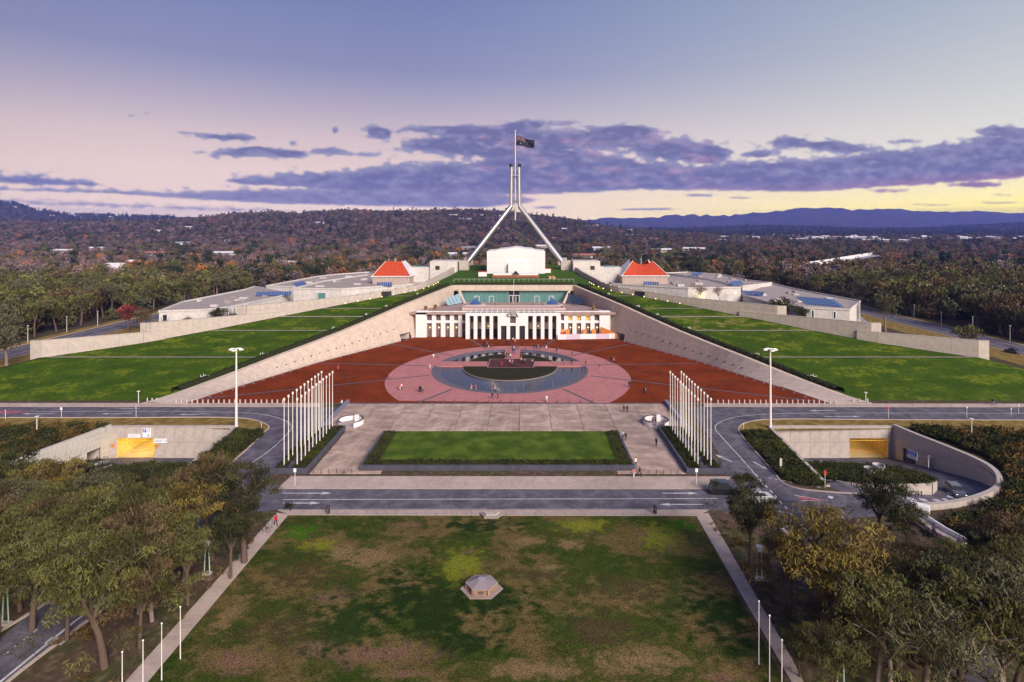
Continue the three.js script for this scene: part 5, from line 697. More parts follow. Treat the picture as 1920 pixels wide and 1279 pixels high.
// ---------------------------------------------------------------- vehicles
function car(name, label, paint, pos, turn, opt = {}) {
  const t = thing(name, label, 'car', pos, turn), L = opt.L || 4.6, W = 1.84, Hh = opt.H || 1.5, hb = 0.92;
  const body = new THREE.Shape(); [[-L / 2, 0.32], [-L / 2 + 0.04, 0.72], [-L / 2 + 0.2, opt.suv ? 1.0 : 0.94], [-0.9, hb + 0.08], [0.9, hb + 0.05], [L / 2 - 0.35, 0.82], [L / 2 - 0.03, 0.62], [L / 2, 0.34], [L / 2 - 0.15, 0.22], [-L / 2 + 0.15, 0.22]].forEach(([x, y], i) => i ? body.lineTo(x, y) : body.moveTo(x, y));
  const ext = (s, w, b) => new THREE.ExtrudeGeometry(s, { depth: w - 2 * b, bevelSize: b, bevelThickness: b, bevelSegments: 3 }).translate(0, 0, -(w - 2 * b) / 2);
  mesh('body', ext(body, W, 0.1), paint, t);
  const cab = new THREE.Shape(), r0 = opt.suv ? -L / 2 + 0.2 : -L / 2 + 0.55; [[r0, 0.95], [r0 + (opt.suv ? 0.15 : 0.55), Hh - 0.05], [r0 + 0.8, Hh], [0.35, Hh - 0.03], [1.15, 0.95]].forEach(([x, y], i) => i ? cab.lineTo(x, y) : cab.moveTo(x, y));
  mesh('windows', ext(cab, W - 0.16, 0.14), mat(0.03, 0.035, 0.045, 0.08), t);
  const rf = new THREE.Shape(); [[r0 + (opt.suv ? 0.1 : 0.6), Hh + 0.06], [r0 + 0.85, Hh + 0.15], [0.35, Hh + 0.12], [0.5, Hh + 0.02]].forEach(([x, y], i) => i ? rf.lineTo(x, y) : rf.moveTo(x, y)); mesh('roof', ext(rf, W - 0.28, 0.06), paint, t);
  for (const x of [-L * 0.3, L * 0.31]) for (const z of [-1, 1]) { const w = new THREE.Group(); w.name = 'wheel'; w.position.set(x, 0.33, z * (W / 2 - 0.11)); t.add(w); mesh('tyre', new THREE.TorusGeometry(0.25, 0.09, 8, 20), M.dark, w); mesh('rim', new THREE.CylinderGeometry(0.2, 0.2, 0.16, 14).rotateX(Math.PI / 2), M.steel, w); }
  for (const z of [-0.66, 0.66]) { mesh('headlight', new RoundedBoxGeometry(0.1, 0.16, 0.36, 2, 0.04).translate(L / 2 - 0.08, 0.68, z), opt.lit ? new THREE.MeshStandardMaterial({ color: col(1, 0.95, 0.9), emissive: col(1, 0.9, 0.85), emissiveIntensity: 4 }) : M.whitePaint, t); mesh('tail_light', new RoundedBoxGeometry(0.1, 0.22, 0.26, 2, 0.04).translate(-L / 2 + 0.06, 0.78, z), opt.brake ? new THREE.MeshStandardMaterial({ color: col(0.8, 0.05, 0.02), emissive: col(1, 0.08, 0.03), emissiveIntensity: 2 }) : mat(0.4, 0.02, 0.02), t); }
  for (const x of [L / 2 - 0.0, -L / 2 + 0.0]) mesh('number_plate', box(0.03, 0.12, 0.42, x, 0.42, 0), x > 0 ? M.yellow : M.whitePaint, t); mesh('grille', box(0.04, 0.16, 0.8, L / 2 - 0.04, 0.52, 0), M.dark, t);
  if (opt.lit) for (const z of [-0.66, 0.66]) { const s = new THREE.SpotLight(new THREE.Color(1, 0.93, 0.88), 40, 25, 0.5, 0.6, 2); s.position.set(L / 2 + 0.06, 0.68, z); s.target.position.set(L / 2 + 10, 0, z); s.castShadow = true; t.add(s, s.target); }
}
const paintM = (r, g, b) => new THREE.MeshPhysicalMaterial({ color: col(r, g, b), roughness: 0.35, metalness: 0.3, clearcoat: 1, clearcoatRoughness: 0.08 });
{ const cp = P(1790, 926, -1.85); car('grey_car', 'dark grey car with lit headlights coming round the loop', paintM(0.12, 0.12, 0.14), cp.setY(pitFloor(cp.x, -cp.z) + 0.03), -Math.PI / 2 - 0.2, { lit: true }); }
{ const cp = P(1349, 925); car('black_wagon', 'black four wheel drive with red tail light on the front road', paintM(0.015, 0.015, 0.02), V3(cp.x + 0.9, 0.01, cp.z), -0.08, { suv: true, H: 1.8, L: 4.8, brake: true }); }
{ const cp = P(1422, 939); car('white_car', 'white hatchback behind the dark gum at the junction', paintM(0.7, 0.7, 0.72), V3(cp.x, 0.01, cp.z), 0.1, {}); }
{ const cp = P(1899, 662); car('dark_car', 'dark car on the ring road beyond the stepped wall', paintM(0.03, 0.04, 0.07), V3(cp.x, 0.05, cp.z), Math.PI / 2 + 0.1, {}); }

// ---------------------------------------------------------------- people
function bodyGeo(pose) {
  const swing = pose === 'walk' ? 0.24 : 0.03, sit = pose === 'sit', hip = sit ? 0.5 : 0.9, up = hip - 0.9;
  const bones = []; const B = (a, b, r0, r1) => bones.push([a, b, r0, r1]);
  for (const s of [-1, 1]) {
    const k = s * swing, hipJ = [s * 0.095, hip, 0], knee = sit ? [s * 0.12, 0.5, 0.42] : [s * 0.1, 0.49, k * 0.55 + 0.03], ankle = sit ? [s * 0.12, 0.09, 0.4] : [s * 0.1, 0.09, k * 1.25 - (k < 0 ? 0.06 : 0)];
    B(hipJ, knee, 0.085, 0.06); B(knee, ankle, 0.058, 0.042); B(ankle, [ankle[0] + s * 0.015, 0.045, ankle[2] + 0.15], 0.042, 0.036);
    const sh = [s * 0.185, 1.4 + up, 0], el = [s * 0.235, 1.13 + up, -k * 0.4 - 0.02], wr = sit ? [s * 0.15, 0.72, 0.25] : [s * 0.235, 0.9 + up, -k * 0.9 + 0.06], ha = sit ? [s * 0.11, 0.62, 0.33] : [s * 0.23, 0.8 + up, -k * 1.0 + 0.09];
    B(sh, el, 0.055, 0.045); B(el, wr, 0.042, 0.032); B(wr, ha, 0.036, 0.028);
    for (let f = 0; f < 4; f++) B(ha, [ha[0] + s * 0.004, ha[1] - 0.07 + Math.abs(f - 1.4) * 0.008, ha[2] - 0.03 + f * 0.022], 0.012, 0.009); B(wr, [ha[0] - s * 0.02, ha[1] + 0.01, ha[2] + 0.055], 0.013, 0.01);
  }
  B([-0.06, hip + 0.02, 0], [0.06, hip + 0.02, 0], 0.125, 0.125); B([0, hip + 0.08, 0], [0, 1.22 + up, 0], 0.13, 0.135); B([-0.11, 1.36 + up, 0], [0.11, 1.36 + up, 0], 0.105, 0.105); B([0, 1.4 + up, 0], [0, 1.53 + up, 0.01], 0.06, 0.052); B([0, 1.59 + up, 0.015], [0, 1.66 + up, 0.0], 0.085, 0.1); B([0, 1.585 + up, 0.1], [0, 1.61 + up, 0.112], 0.016, 0.012); for (const s of [-1, 1]) B([s * 0.098, 1.6 + up, 0], [s * 0.1, 1.63 + up, 0], 0.018, 0.016);
  const res = 64, mc = new MarchingCubes(res, new THREE.MeshBasicMaterial(), false, false, 60000), half = res / 2, S = 0.95, oy = 0.87; mc.isolation = 0;
  for (let z = 0; z < res; z++) for (let y = 0; y < res; y++) for (let x = 0; x < res; x++) {
    const p = [(x - half) / half * S, (y - half) / half * S + oy, (z - half) / half * S]; let d = 9;
    for (const [a, b, r0, r1] of bones) { const ab = [b[0] - a[0], b[1] - a[1], b[2] - a[2]], ap = [p[0] - a[0], p[1] - a[1], p[2] - a[2]], t = clamp((ap[0] * ab[0] + ap[1] * ab[1] + ap[2] * ab[2]) / (ab[0] ** 2 + ab[1] ** 2 + ab[2] ** 2 + 1e-9)), q = Math.hypot(ap[0] - ab[0] * t, ap[1] - ab[1] * t, ap[2] - ab[2] * t) - lerp(r0, r1, t), h = clamp(0.5 + (d - q) / 0.06) ; d = lerp(d, q, h) - 0.03 * h * (1 - h); }
    mc.field[x + y * res + z * res * res] = -d;
  }
  mc.update(); const n = mc.count, pos = new Float32Array(n * 3), nor = new Float32Array(n * 3);
  for (let i = 0; i < n; i++) { pos[i * 3] = mc.positionArray[i * 3] * S; pos[i * 3 + 1] = mc.positionArray[i * 3 + 1] * S + oy; pos[i * 3 + 2] = mc.positionArray[i * 3 + 2] * S; for (let k = 0; k < 3; k++) nor[i * 3 + k] = mc.normalArray[i * 3 + k]; }
  const g = new THREE.BufferGeometry(); g.setAttribute('position', new THREE.BufferAttribute(pos, 3)); g.setAttribute('normal', new THREE.BufferAttribute(nor, 3)); g.userData.up = up; g.userData.hip = hip; return g;
}
const bodies = { walk: bodyGeo('walk'), stand: bodyGeo('stand'), sit: bodyGeo('sit') }, dressed = {};
const cloth = { black: [0.02, 0.02, 0.025], navy: [0.02, 0.03, 0.08], white: [0.75, 0.73, 0.72], red: [0.55, 0.03, 0.03], pink: [0.6, 0.2, 0.24], purple: [0.12, 0.05, 0.2], grey: [0.22, 0.22, 0.25], cream: [0.6, 0.5, 0.38], blue: [0.06, 0.08, 0.35] };
function outfit(pose, top, leg) {
  const key = pose + top + leg; if (dressed[key]) return dressed[key];
  const g = bodies[pose].clone(), p = g.attributes.position, { up, hip } = bodies[pose].userData, c = new Float32Array(p.count * 3), skin = [0.5, 0.3, 0.22], hair = [0.03, 0.02, 0.015];
  for (let i = 0; i < p.count; i++) { const x = p.getX(i), y = p.getY(i), z = p.getZ(i); let k;
    const wristY = pose === 'sit' ? 0.7 : 0.88; const hand = Math.abs(x) > (pose === 'sit' ? 0.07 : 0.19) && y < wristY && y > (pose === 'sit' ? 0.56 : 0.66) && (pose !== 'sit' || z > 0.2);
    if (y > 1.5 + up) k = (y > 1.68 + up || z < -0.02) ? hair : skin; else if (y > 1.46 + up && Math.abs(x) < 0.07) k = skin; else if (hand) k = skin; else if (y > hip + 0.02 || (Math.abs(x) > 0.19 && y > 0.8 && pose !== 'sit')) k = cloth[top]; else if (y < 0.1) k = [0.02, 0.02, 0.02]; else k = cloth[leg];
    c[i * 3] = k[0]; c[i * 3 + 1] = k[1]; c[i * 3 + 2] = k[2]; }
  g.setAttribute('color', new THREE.BufferAttribute(c, 3)); return dressed[key] = g;
}
const clothM = new THREE.MeshPhysicalMaterial({ specularIntensity: 0.12, vertexColors: true, roughness: 0.9 });
function person(px, py, e, top, leg, pose, turn, label, group) { const p = P(px, py, e), m = mesh('person', outfit(pose, top, leg), clothM); m.position.set(p.x, e, p.z); m.rotation.y = turn; tag(m, label, 'person', group); }
{
  const R = rng(77), place = (list, e, where, group) => list.forEach(([x, y, top, leg, pose]) => person(x, y, e, top || 'black', leg || 'navy', pose || (R() < 0.5 ? 'walk' : 'stand'), R() * 6.28, `person in ${top || 'black'} and ${leg || 'navy'} ${where}`, group));
  place([[906.7, 647.5], [910, 648], [913, 649.5, 'grey'], [916, 655, 'white', 'grey'], [922.5, 654], [912, 651, 'purple']], 0.03, 'at the drain strip between colonnade and pink paving', 'group of people at the drain strip');
  place([[949.5, 646.5], [952, 647], [955, 646.5, 'navy'], [962, 641, 'white', 'black'], [965.5, 641, 'red', 'white'], [979, 648], [940, 634.5], [944, 633.5, 'white', 'black']], 0.03, 'on the gravel before the main door', 'people before the main door');
  place([[961, 654.5, 'purple'], [964, 657.5, 'cream', 'navy'], [967.5, 655.5, 'purple'], [971.7, 656.5], [961.7, 661.5], [965, 664, 'blue', 'blue'], [947, 673.3], [950, 670.5], [954, 669.5], [957, 672, 'white', 'black']], 0.06, 'on the pink crossing between door and mosaic', 'people on the crossing');
  place([[935, 687.5], [940.5, 687.5, 'red', 'red'], [956, 683.5, 'white', 'black'], [961, 683.5, 'pink', 'grey'], [963.3, 686.8], [958, 687.3, 'red', 'black'], [969, 686.8], [977, 676, 'red', 'cream'], [977.6, 680.5, 'cream', 'black'], [981, 681.5], [983.6, 681.8, 'grey'], [999, 683.5, 'white', 'black'], [1001, 684]], 0.13, 'on the brown mosaic platform', 'people on the mosaic platform');
  place([[1001.7, 653.8], [1009, 654.5, 'grey', 'grey'], [1012, 656.5, 'purple'], [1006, 655.5], [1024, 649.5], [1024.6, 656.8, 'white', 'pink'], [985, 656.5, 'red', 'black']], 0.05, 'on the pink paving between pool and hoarding', 'people behind the pool');
  place([[812.6, 672.5, 'white', 'cream'], [821, 672.5, 'grey'], [806, 690.5, 'pink', 'white'], [726.6, 709.5], [733, 711, 'pink', 'grey'], [750, 731.5, 'red', 'white'], [752.5, 731, 'white', 'black'], [787, 735.5], [789.5, 736], [792, 735, 'grey'], [892, 733.5, 'red', 'grey'], [884, 731.5, 'pink', 'cream'], [928, 735.5, 'pink', 'navy'], [923, 747.5], [933.6, 747.8], [1025, 753.8, 'white', 'white']], 0.05, 'on the pink paving between pool, bollards and cream wall', 'people on the near pink paving');
  place([[1044, 661.5], [1073, 667], [1072, 683], [1057, 683.8, 'grey'], [1098, 685], [1124.6, 693.5, 'red', 'cream'], [1145, 678], [1151, 681, 'pink', 'black'], [1148, 679.5], [1179, 726], [1181.5, 725]], 0.05, 'on the pink paving between pool and pinkish wall', 'people on the far pink paving');
  place([[1208, 738.5], [1210, 739, 'grey'], [634, 693, 'red', 'pink'], [646, 712]], 0.04, 'out on the open red gravel', 'people on the red gravel');
  place([[1170, 773.5], [1176, 773.5, 'navy', 'black']], 0.06, 'on the plaza slabs between the bollards and the raised lawn', 'pair on the plaza');
  place([[1230.5, 837], [1168, 823.5, 'white', 'black'], [1173, 826], [1192, 875, 'white', 'navy'], [1188, 896, 'pink', 'white'], [1199.5, 894], [1195, 893, 'grey', 'black']], 0.06, 'on the walkway between raised lawn and flag planter', 'people on the walkway');
  place([[517, 986, 'red', 'black', 'walk']], 0.05, 'on the footpath under the dark gum', undefined); place([[1751, 1004, 'purple', 'navy', 'walk']], 0.15, 'on the white railed walkway', undefined); place([[1224, 797, 'black', 'black', 'stand'], [1229, 798, 'purple', 'black', 'stand']], 0.1, 'inside the white stair ring', 'pair in the stair ring');
  person(641, 759, 0.5, 'white', 'navy', 'sit', -0.6, 'person in white top sitting on the end of the granite rail wall'); }
{ // cyclist on the far footway
  const p = P(1863, 761), t = thing('bicycle', 'bicycle ridden along the footway below the lawn', 'bicycle', p.clone().setY(0.11), 0.1), wheel = (x) => { const w = new THREE.Group(); w.name = 'wheel'; w.position.set(x, 0.34, 0); t.add(w); mesh('tyre', new THREE.TorusGeometry(0.32, 0.025, 6, 24), M.dark, w); mesh('hub', new THREE.CylinderGeometry(0.03, 0.03, 0.1, 8).rotateX(1.57), M.steel, w); }; wheel(-0.52); wheel(0.52);
  mesh('frame', merge([rod(V3(-0.52, 0.34, 0), V3(-0.15, 0.85, 0), 0.02), rod(V3(-0.15, 0.85, 0), V3(0.4, 0.85, 0), 0.02), rod(V3(0.4, 0.9, 0), V3(0.52, 0.34, 0), 0.02), rod(V3(-0.05, 0.35, 0), V3(0.4, 0.8, 0), 0.02), rod(V3(-0.05, 0.35, 0), V3(-0.15, 0.9, 0), 0.02)]), M.rail, t); mesh('saddle', box(0.25, 0.06, 0.14, -0.16, 0.92, 0), M.dark, t); mesh('handlebar', rod(V3(0.4, 1, -0.25), V3(0.4, 1, 0.25), 0.02), M.dark, t);
  const m = mesh('person', outfit('sit', 'black', 'grey'), clothM); m.position.set(p.x - 0.25, 0.55, p.z); m.rotation.y = Math.PI / 2; tag(m, 'person in black riding the bicycle below the lawn', 'person'); }

// ---------------------------------------------------------------- ring roads beyond the walls
{ const ringRoad = (s) => { const pts = []; for (let d = 155; d < 420; d += 12) pts.push([s > 0 ? 174.5 + Math.max(0, d - 300) * 0.06 : -174 - Math.max(0, d - 300) * 0.06, -d]); return pts; };
  for (const s of [1, -1]) { const c = ringRoad(s); struct('ring_road', ribbon(c, 13, 0.05), M.asphalt); struct('road_lines', merge([ribbon(c.map(([x, z]) => [x - 3.2, z]), 0.2, 0.062), ribbon(c.map(([x, z]) => [x + 3.2, z]), 0.2, 0.062)]), M.paint); struct('ring_kerb', merge([ribbon(c.map(([x, z]) => [x + s * 7.4, z]), 1.8, 0.07), ribbon(c.map(([x, z]) => [x - s * 6.9, z]), 0.8, 0.07)]), mat(0.42, 0.3, 0.2)); struct('dry_verge', merge([ribbon(c.map(([x, z]) => [x + s * 10.5, z]), 4.4, 0.02), ribbon(c.map(([x, z]) => [x - s * 13.5, z]), 12, 0.02)]), verge); }
  // pale service road between the solar wing and the ring road; road cutting in the far wood
  struct('service_road', ribbon(XZ([[1655, 640], [1625, 612], [1600, 590]]), 5, 0.04), mat(0.3, 0.29, 0.32));
  const hr = [[1440, 522], [1480, 508], [1530, 497], [1580, 489], [1620, 482], [1650, 477]].map(([x, y]) => { const p = P(x, y, -6); return [p.x, p.z]; }); const rr = ribbon(hr, 15, 0), q = rr.attributes.position; for (let i = 0; i < q.count; i++) q.setY(i, terrain(q.getX(i), -q.getZ(i)) + 4); rr.computeVertexNormals(); struct('far_road', rr, mat(0.3, 0.28, 0.34));
  const w = thing('far_road_wall', 'long pale wall along the road cutting in the far wood', 'wall'); for (let i = 0; i + 1 < hr.length; i++) { const a = hr[i], b = hr[i + 1], L = Math.hypot(b[0] - a[0], b[1] - a[1]); mesh('length', box(1, 8.5, L, (a[0] + b[0]) / 2 - 8, -11.5 + i * 0.1, (a[1] + b[1]) / 2 - 8, Math.atan2(b[0] - a[0], b[1] - a[1])), M.white, w); } }

// ---------------------------------------------------------------- trees
const leafCols = { olive: [0.105, 0.105, 0.036], golden: [0.155, 0.118, 0.032], dark: [0.045, 0.05, 0.022], brown: [0.115, 0.082, 0.042], grey: [0.10, 0.10, 0.055], bare: [0.15, 0.115, 0.118], rust: [0.22, 0.095, 0.05], orange: [0.36, 0.15, 0.03], pink: [0.215, 0.135, 0.125], red: [0.25, 0.06, 0.06], conifer: [0.028, 0.036, 0.022], hill: [0.085, 0.062, 0.058] };
const leafMats = {}; for (const k in leafCols) leafMats[k] = new THREE.MeshPhysicalMaterial({ specularIntensity: 0.12, color: col(...leafCols[k]), vertexColors: true, roughness: 0.9, side: THREE.DoubleSide });
const bark = mat(0.12, 0.085, 0.07, 1), barkPale = mat(0.34, 0.26, 0.22, 1, { map: tFine });
function leavesAt(out, c, r, n, len, wid, R, tone, droop = 0.7) {
  for (let i = 0; i < n; i++) {
    const a = R() * 6.283, u = R() * 2 - 1, q = Math.pow(R(), 0.45) * r, s = Math.sqrt(1 - u * u), x = c.x + Math.cos(a) * s * q, y = c.y + u * q * 0.75, z = c.z + Math.sin(a) * s * q;
    const d = V3(R() - 0.5, -droop * (0.4 + R()) + (1 - droop) * (R() - 0.5), R() - 0.5).normalize(), w = V3(R() - 0.5, R() - 0.5, R() - 0.5).cross(d).normalize().multiplyScalar(wid * (0.6 + R() * 0.7)); d.multiplyScalar(len * (0.6 + R() * 0.8));
    out.p.push(x - w.x, y - w.y, z - w.z, x + w.x, y + w.y, z + w.z, x + d.x + w.x * 0.4, y + d.y + w.y * 0.4, z + d.z + w.z * 0.4, x + d.x - w.x * 0.4, y + d.y - w.y * 0.4, z + d.z - w.z * 0.4);
    const f = tone * (0.75 + R() * 0.5), h = (R() - 0.5) * 0.18; for (let k = 0; k < 4; k++) out.c.push(f * (1 + h), f, f * (1 - h)); const b = out.n; out.i.push(b, b + 1, b + 2, b, b + 2, b + 3); out.n += 4;
  }
}
function leafGeo(out) { const g = new THREE.BufferGeometry(); g.setAttribute('position', new THREE.Float32BufferAttribute(out.p, 3)); g.setAttribute('color', new THREE.Float32BufferAttribute(out.c, 3)); g.setIndex(out.i); g.computeVertexNormals(); return g; }
function gum(seed, h, r, q) {                        // q: {n, len, wid, limbs, twigs}; returns wood and leaves
  const R = rng(seed), wood = [], out = { p: [], c: [], i: [], n: 0 }, tips = [];
  const fork = (a, dir, len, rad, lv) => {
    let p = a.clone(), d = dir.clone(); const seg = lv ? 2 : 3;
    for (let i = 0; i < seg; i++) { const n = p.clone().addScaledVector(d, len / seg); wood.push(rod(p, n, rad * (1 - i / seg * 0.35), rad * (1 - (i + 1) / seg * 0.35), lv > 1 ? 4 : 6)); p = n; d.add(V3((R() - 0.5) * 0.35, 0.05, (R() - 0.5) * 0.35)).normalize(); }
    if (lv >= q.depth) { tips.push(p); return; }
    if (lv) { tips.push(p.clone().addScaledVector(d, -len * 0.2)); if (q.low && R() < 0.6) tips.push(p.clone().add(V3((R() - 0.5) * len, -len * (0.25 + R() * 0.5), (R() - 0.5) * len))); }
    const n = lv ? 3 : q.limbs, off = R() * 6.28; for (let i = 0; i < n; i++) { const a2 = off + i * 6.283 / n + R() * 0.7, sp = lv ? 0.75 : 0.6, nd = d.clone().multiplyScalar(lv ? 0.7 : 0.9).add(V3(Math.cos(a2) * sp, 0.25 * R(), Math.sin(a2) * sp)).normalize(); fork(p, nd, len * (lv ? 0.62 : 0.75) * (0.8 + R() * 0.4), rad * 0.6, lv + 1); }
  };
  fork(V3(0, 0, 0), V3((R() - 0.5) * 0.25, 1, (R() - 0.5) * 0.25).normalize(), h * (q.low ? 0.28 : 0.38), h * 0.02 + 0.06, 0);
  const top = tips.reduce((m, t) => Math.max(m, t.y), 0), ky = h * 0.92 / top, rad = tips.reduce((m, t) => Math.max(m, Math.hypot(t.x, t.z)), 0.1), kr = r * 0.85 / rad;
  for (const g of wood) g.scale(kr, ky, kr);
  for (let i = 0; i < (q.extra || 0); i++) { const a = R() * 6.283, u = Math.sqrt(R()), y = 0.3 + R() * 0.5; tips.push(V3(Math.cos(a) * u * r * 0.95 / kr, h * y / ky, Math.sin(a) * u * r * 0.95 / kr)); }
  for (const t of tips) { t.x *= kr; t.z *= kr; t.y *= ky; const tone = 0.45 + R() * 1.0; leavesAt(out, t, q.size * (0.65 + R() * 0.75), Math.round(q.n * (0.6 + R() * 0.8)), q.len, q.wid, R, tone, q.droop ?? 0.7); }
  return { wood: merge(wood), leaf: leafGeo(out) };
}
const nearG = []; for (let i = 0; i < 7; i++) nearG.push(gum(100 + i * 7, 12.5, 4.6, { depth: 3, limbs: 4, n: 112, len: 0.29, wid: 0.036, size: 0.74, low: 1, extra: 16 }));
const midG = []; for (let i = 0; i < 6; i++) midG.push(gum(300 + i * 5, 14, 6, { depth: 2, limbs: 5, n: 50, len: 0.75, wid: 0.18, size: 2.2, low: 1 }));
const bareG = []; for (let i = 0; i < 2; i++) bareG.push(gum(500 + i, 10, 5, { depth: 3, limbs: 5, n: 10, len: 0.8, wid: 0.05, size: 1.4, droop: 0 }));
function tree(name, G, p, sc, turn, leaf, wood, label, group, sy = 1) { const t = thing(name, label, 'tree', p, turn, group); t.scale.set(sc, sc * sy, sc); mesh('trunk', G.wood, wood, t); mesh('crown', G.leaf, leafMats[leaf], t); return t; }
{
  // the gums of the foreground: base pixel, height in metres, colour, variant
  const words = { dark: 'dark green', olive: 'olive green', golden: 'golden green', brown: 'brownish', grey: 'grey green' };
  const put = (list, where, group) => list.forEach(([px, py, h, c, v, wide = 1, pale]) => { const p = P(px, py); const t = tree('gum_tree', nearG[v % 7], p, h / 12.5 * (0.92 + ((px * 13 + py * 7) % 17) / 90), px * 0.37, c, pale ? barkPale : bark, `${words[c]} gum ${pale ? 'with paler limbs ' : ''}${where}`, group); t.scale.x *= wide * 1.28; t.scale.z *= wide * 1.28; });
  put([[458, 1055, 13.2, 'dark', 0, 1.0], [398, 1050, 13, 'brown', 1, 1.0], [432, 1085, 10.5, 'dark', 2, 0.95]], 'at the footpath end by the front road', 'dark gums at the footpath end');
  put([[345, 1092, 12.6, 'golden', 3, 1.05], [300, 1120, 12, 'olive', 4, 1.05], [352, 1135, 9.5, 'olive', 5], [262, 1150, 12, 'brown', 6, 1, 1], [222, 1105, 12.5, 'olive', 0, 1.1], [196, 1252, 13.5, 'olive', 1, 1.1], [262, 1215, 9.5, 'brown', 2], [150, 1150, 12.5, 'olive', 3, 1.1], [125, 1200, 10, 'grey', 5, 1]], 'in the stand between footpath and side road', 'gums between footpath and side road');
  put([[37, 1146, 13.2, 'olive', 4, 1.0], [95, 1075, 12, 'olive', 6, 1.1], [30, 1060, 12, 'grey', 5, 1.1], [165, 1045, 11, 'grey', 0, 1.1], [240, 1030, 10.5, 'olive', 2, 1.1], [78, 1030, 11.5, 'golden', 3, 1], [-20, 1090, 12, 'brown', 1], [-30, 1010, 12, 'olive', 2], [12, 1000, 11, 'dark', 4, 1], [292, 1010, 9.5, 'brown', 6], [210, 985, 9, 'dark', 5, 1.2], [130, 990, 11, 'olive', 1], [165, 968, 8, 'dark', 3, 1.2], [262, 965, 7.5, 'dark', 0, 1.3], [305, 985, 7, 'dark', 2, 1.2], [60, 1180, 11, 'olive', 0], [100, 1130, 12, 'brown', 2], [180, 1080, 11.5, 'golden', 6], [330, 1050, 10, 'olive', 1], [-10, 1210, 12, 'olive', 3]], 'beyond the side road below the bright tunnel', 'gums below the bright tunnel');
  put([[1407, 1062, 12.9, 'dark', 2, 0.95]], 'standing alone by the front road junction'); put([[1648, 1030, 12, 'dark', 5, 1.05]], 'standing before the loop with the vent shafts'); put([[1700, 1042, 8, 'dark', 3, 0.9]], 'leaning low beside the walkway ramp');
  put([[1535, 1190, 12.6, 'golden', 3, 1.25], [1482, 1150, 8.5, 'brown', 6, 1.1], [1590, 1130, 8.5, 'golden', 1, 1.0]], 'beside the dark footpath', 'golden gums beside the dark footpath');
  put([[1645, 1300, 11.5, 'olive', 4, 1.15, 1], [1570, 1330, 8, 'olive', 2, 1.1], [1735, 1320, 11, 'grey', 0, 1.1, 1], [1800, 1280, 11.5, 'olive', 6, 1.1], [1880, 1290, 12, 'grey', 5, 1.1, 1], [1700, 1215, 9.5, 'olive', 3, 1.1], [1780, 1190, 9, 'dark', 1, 1.1], [1650, 1165, 9, 'brown', 5, 1.1], [1850, 1200, 9.5, 'olive', 2, 1.1], [1930, 1230, 12, 'olive', 4], [1720, 1130, 7.5, 'brown', 0, 1], [1620, 1225, 9.5, 'brown', 6, 1.1], [1500, 1270, 5, 'olive', 1, 1], [1790, 1120, 7.5, 'olive', 6], [1680, 1260, 9, 'olive', 1], [1760, 1250, 9, 'brown', 2], [1830, 1240, 9, 'olive', 5], [1740, 1170, 8, 'olive', 0], [1660, 1100, 6, 'brown', 3], [1600, 1190, 8, 'golden', 4], [1900, 1320, 11, 'olive', 1], [1560, 1240, 7, 'brown', 2]], 'in the dense stand below the walkway ramp', 'gums below the walkway ramp');
  put([[1870, 1110, 9.5, 'grey', 4, 0.9, 1], [1915, 1130, 10, 'brown', 0, 0.9], [1840, 1085, 6.5, 'brown', 2, 0.9], [1935, 1080, 8, 'olive', 5]], 'at the foot of the shrub slope', 'gums at the shrub slope');
}
for (const [px, py, h, l] of [[1668, 1316, 1.05, 'gum with bare whitish limbs rising from the dense stand beside the dark footpath'], [1765, 1330, 0.95, 'gum with bare whitish limbs between two olive gums of the dense stand'], [1868, 1330, 1.05, 'gum with bare whitish limbs at the side road edge of the dense stand'], [285, 1165, 1.0, 'gum with bare whitish limbs in the stand beside the footpath poles']]) tree('bare_gum', bareG[px % 2], P(px, py), h, px, 'olive', mat(0.42, 0.33, 0.29, 1, { map: tFine }), l);
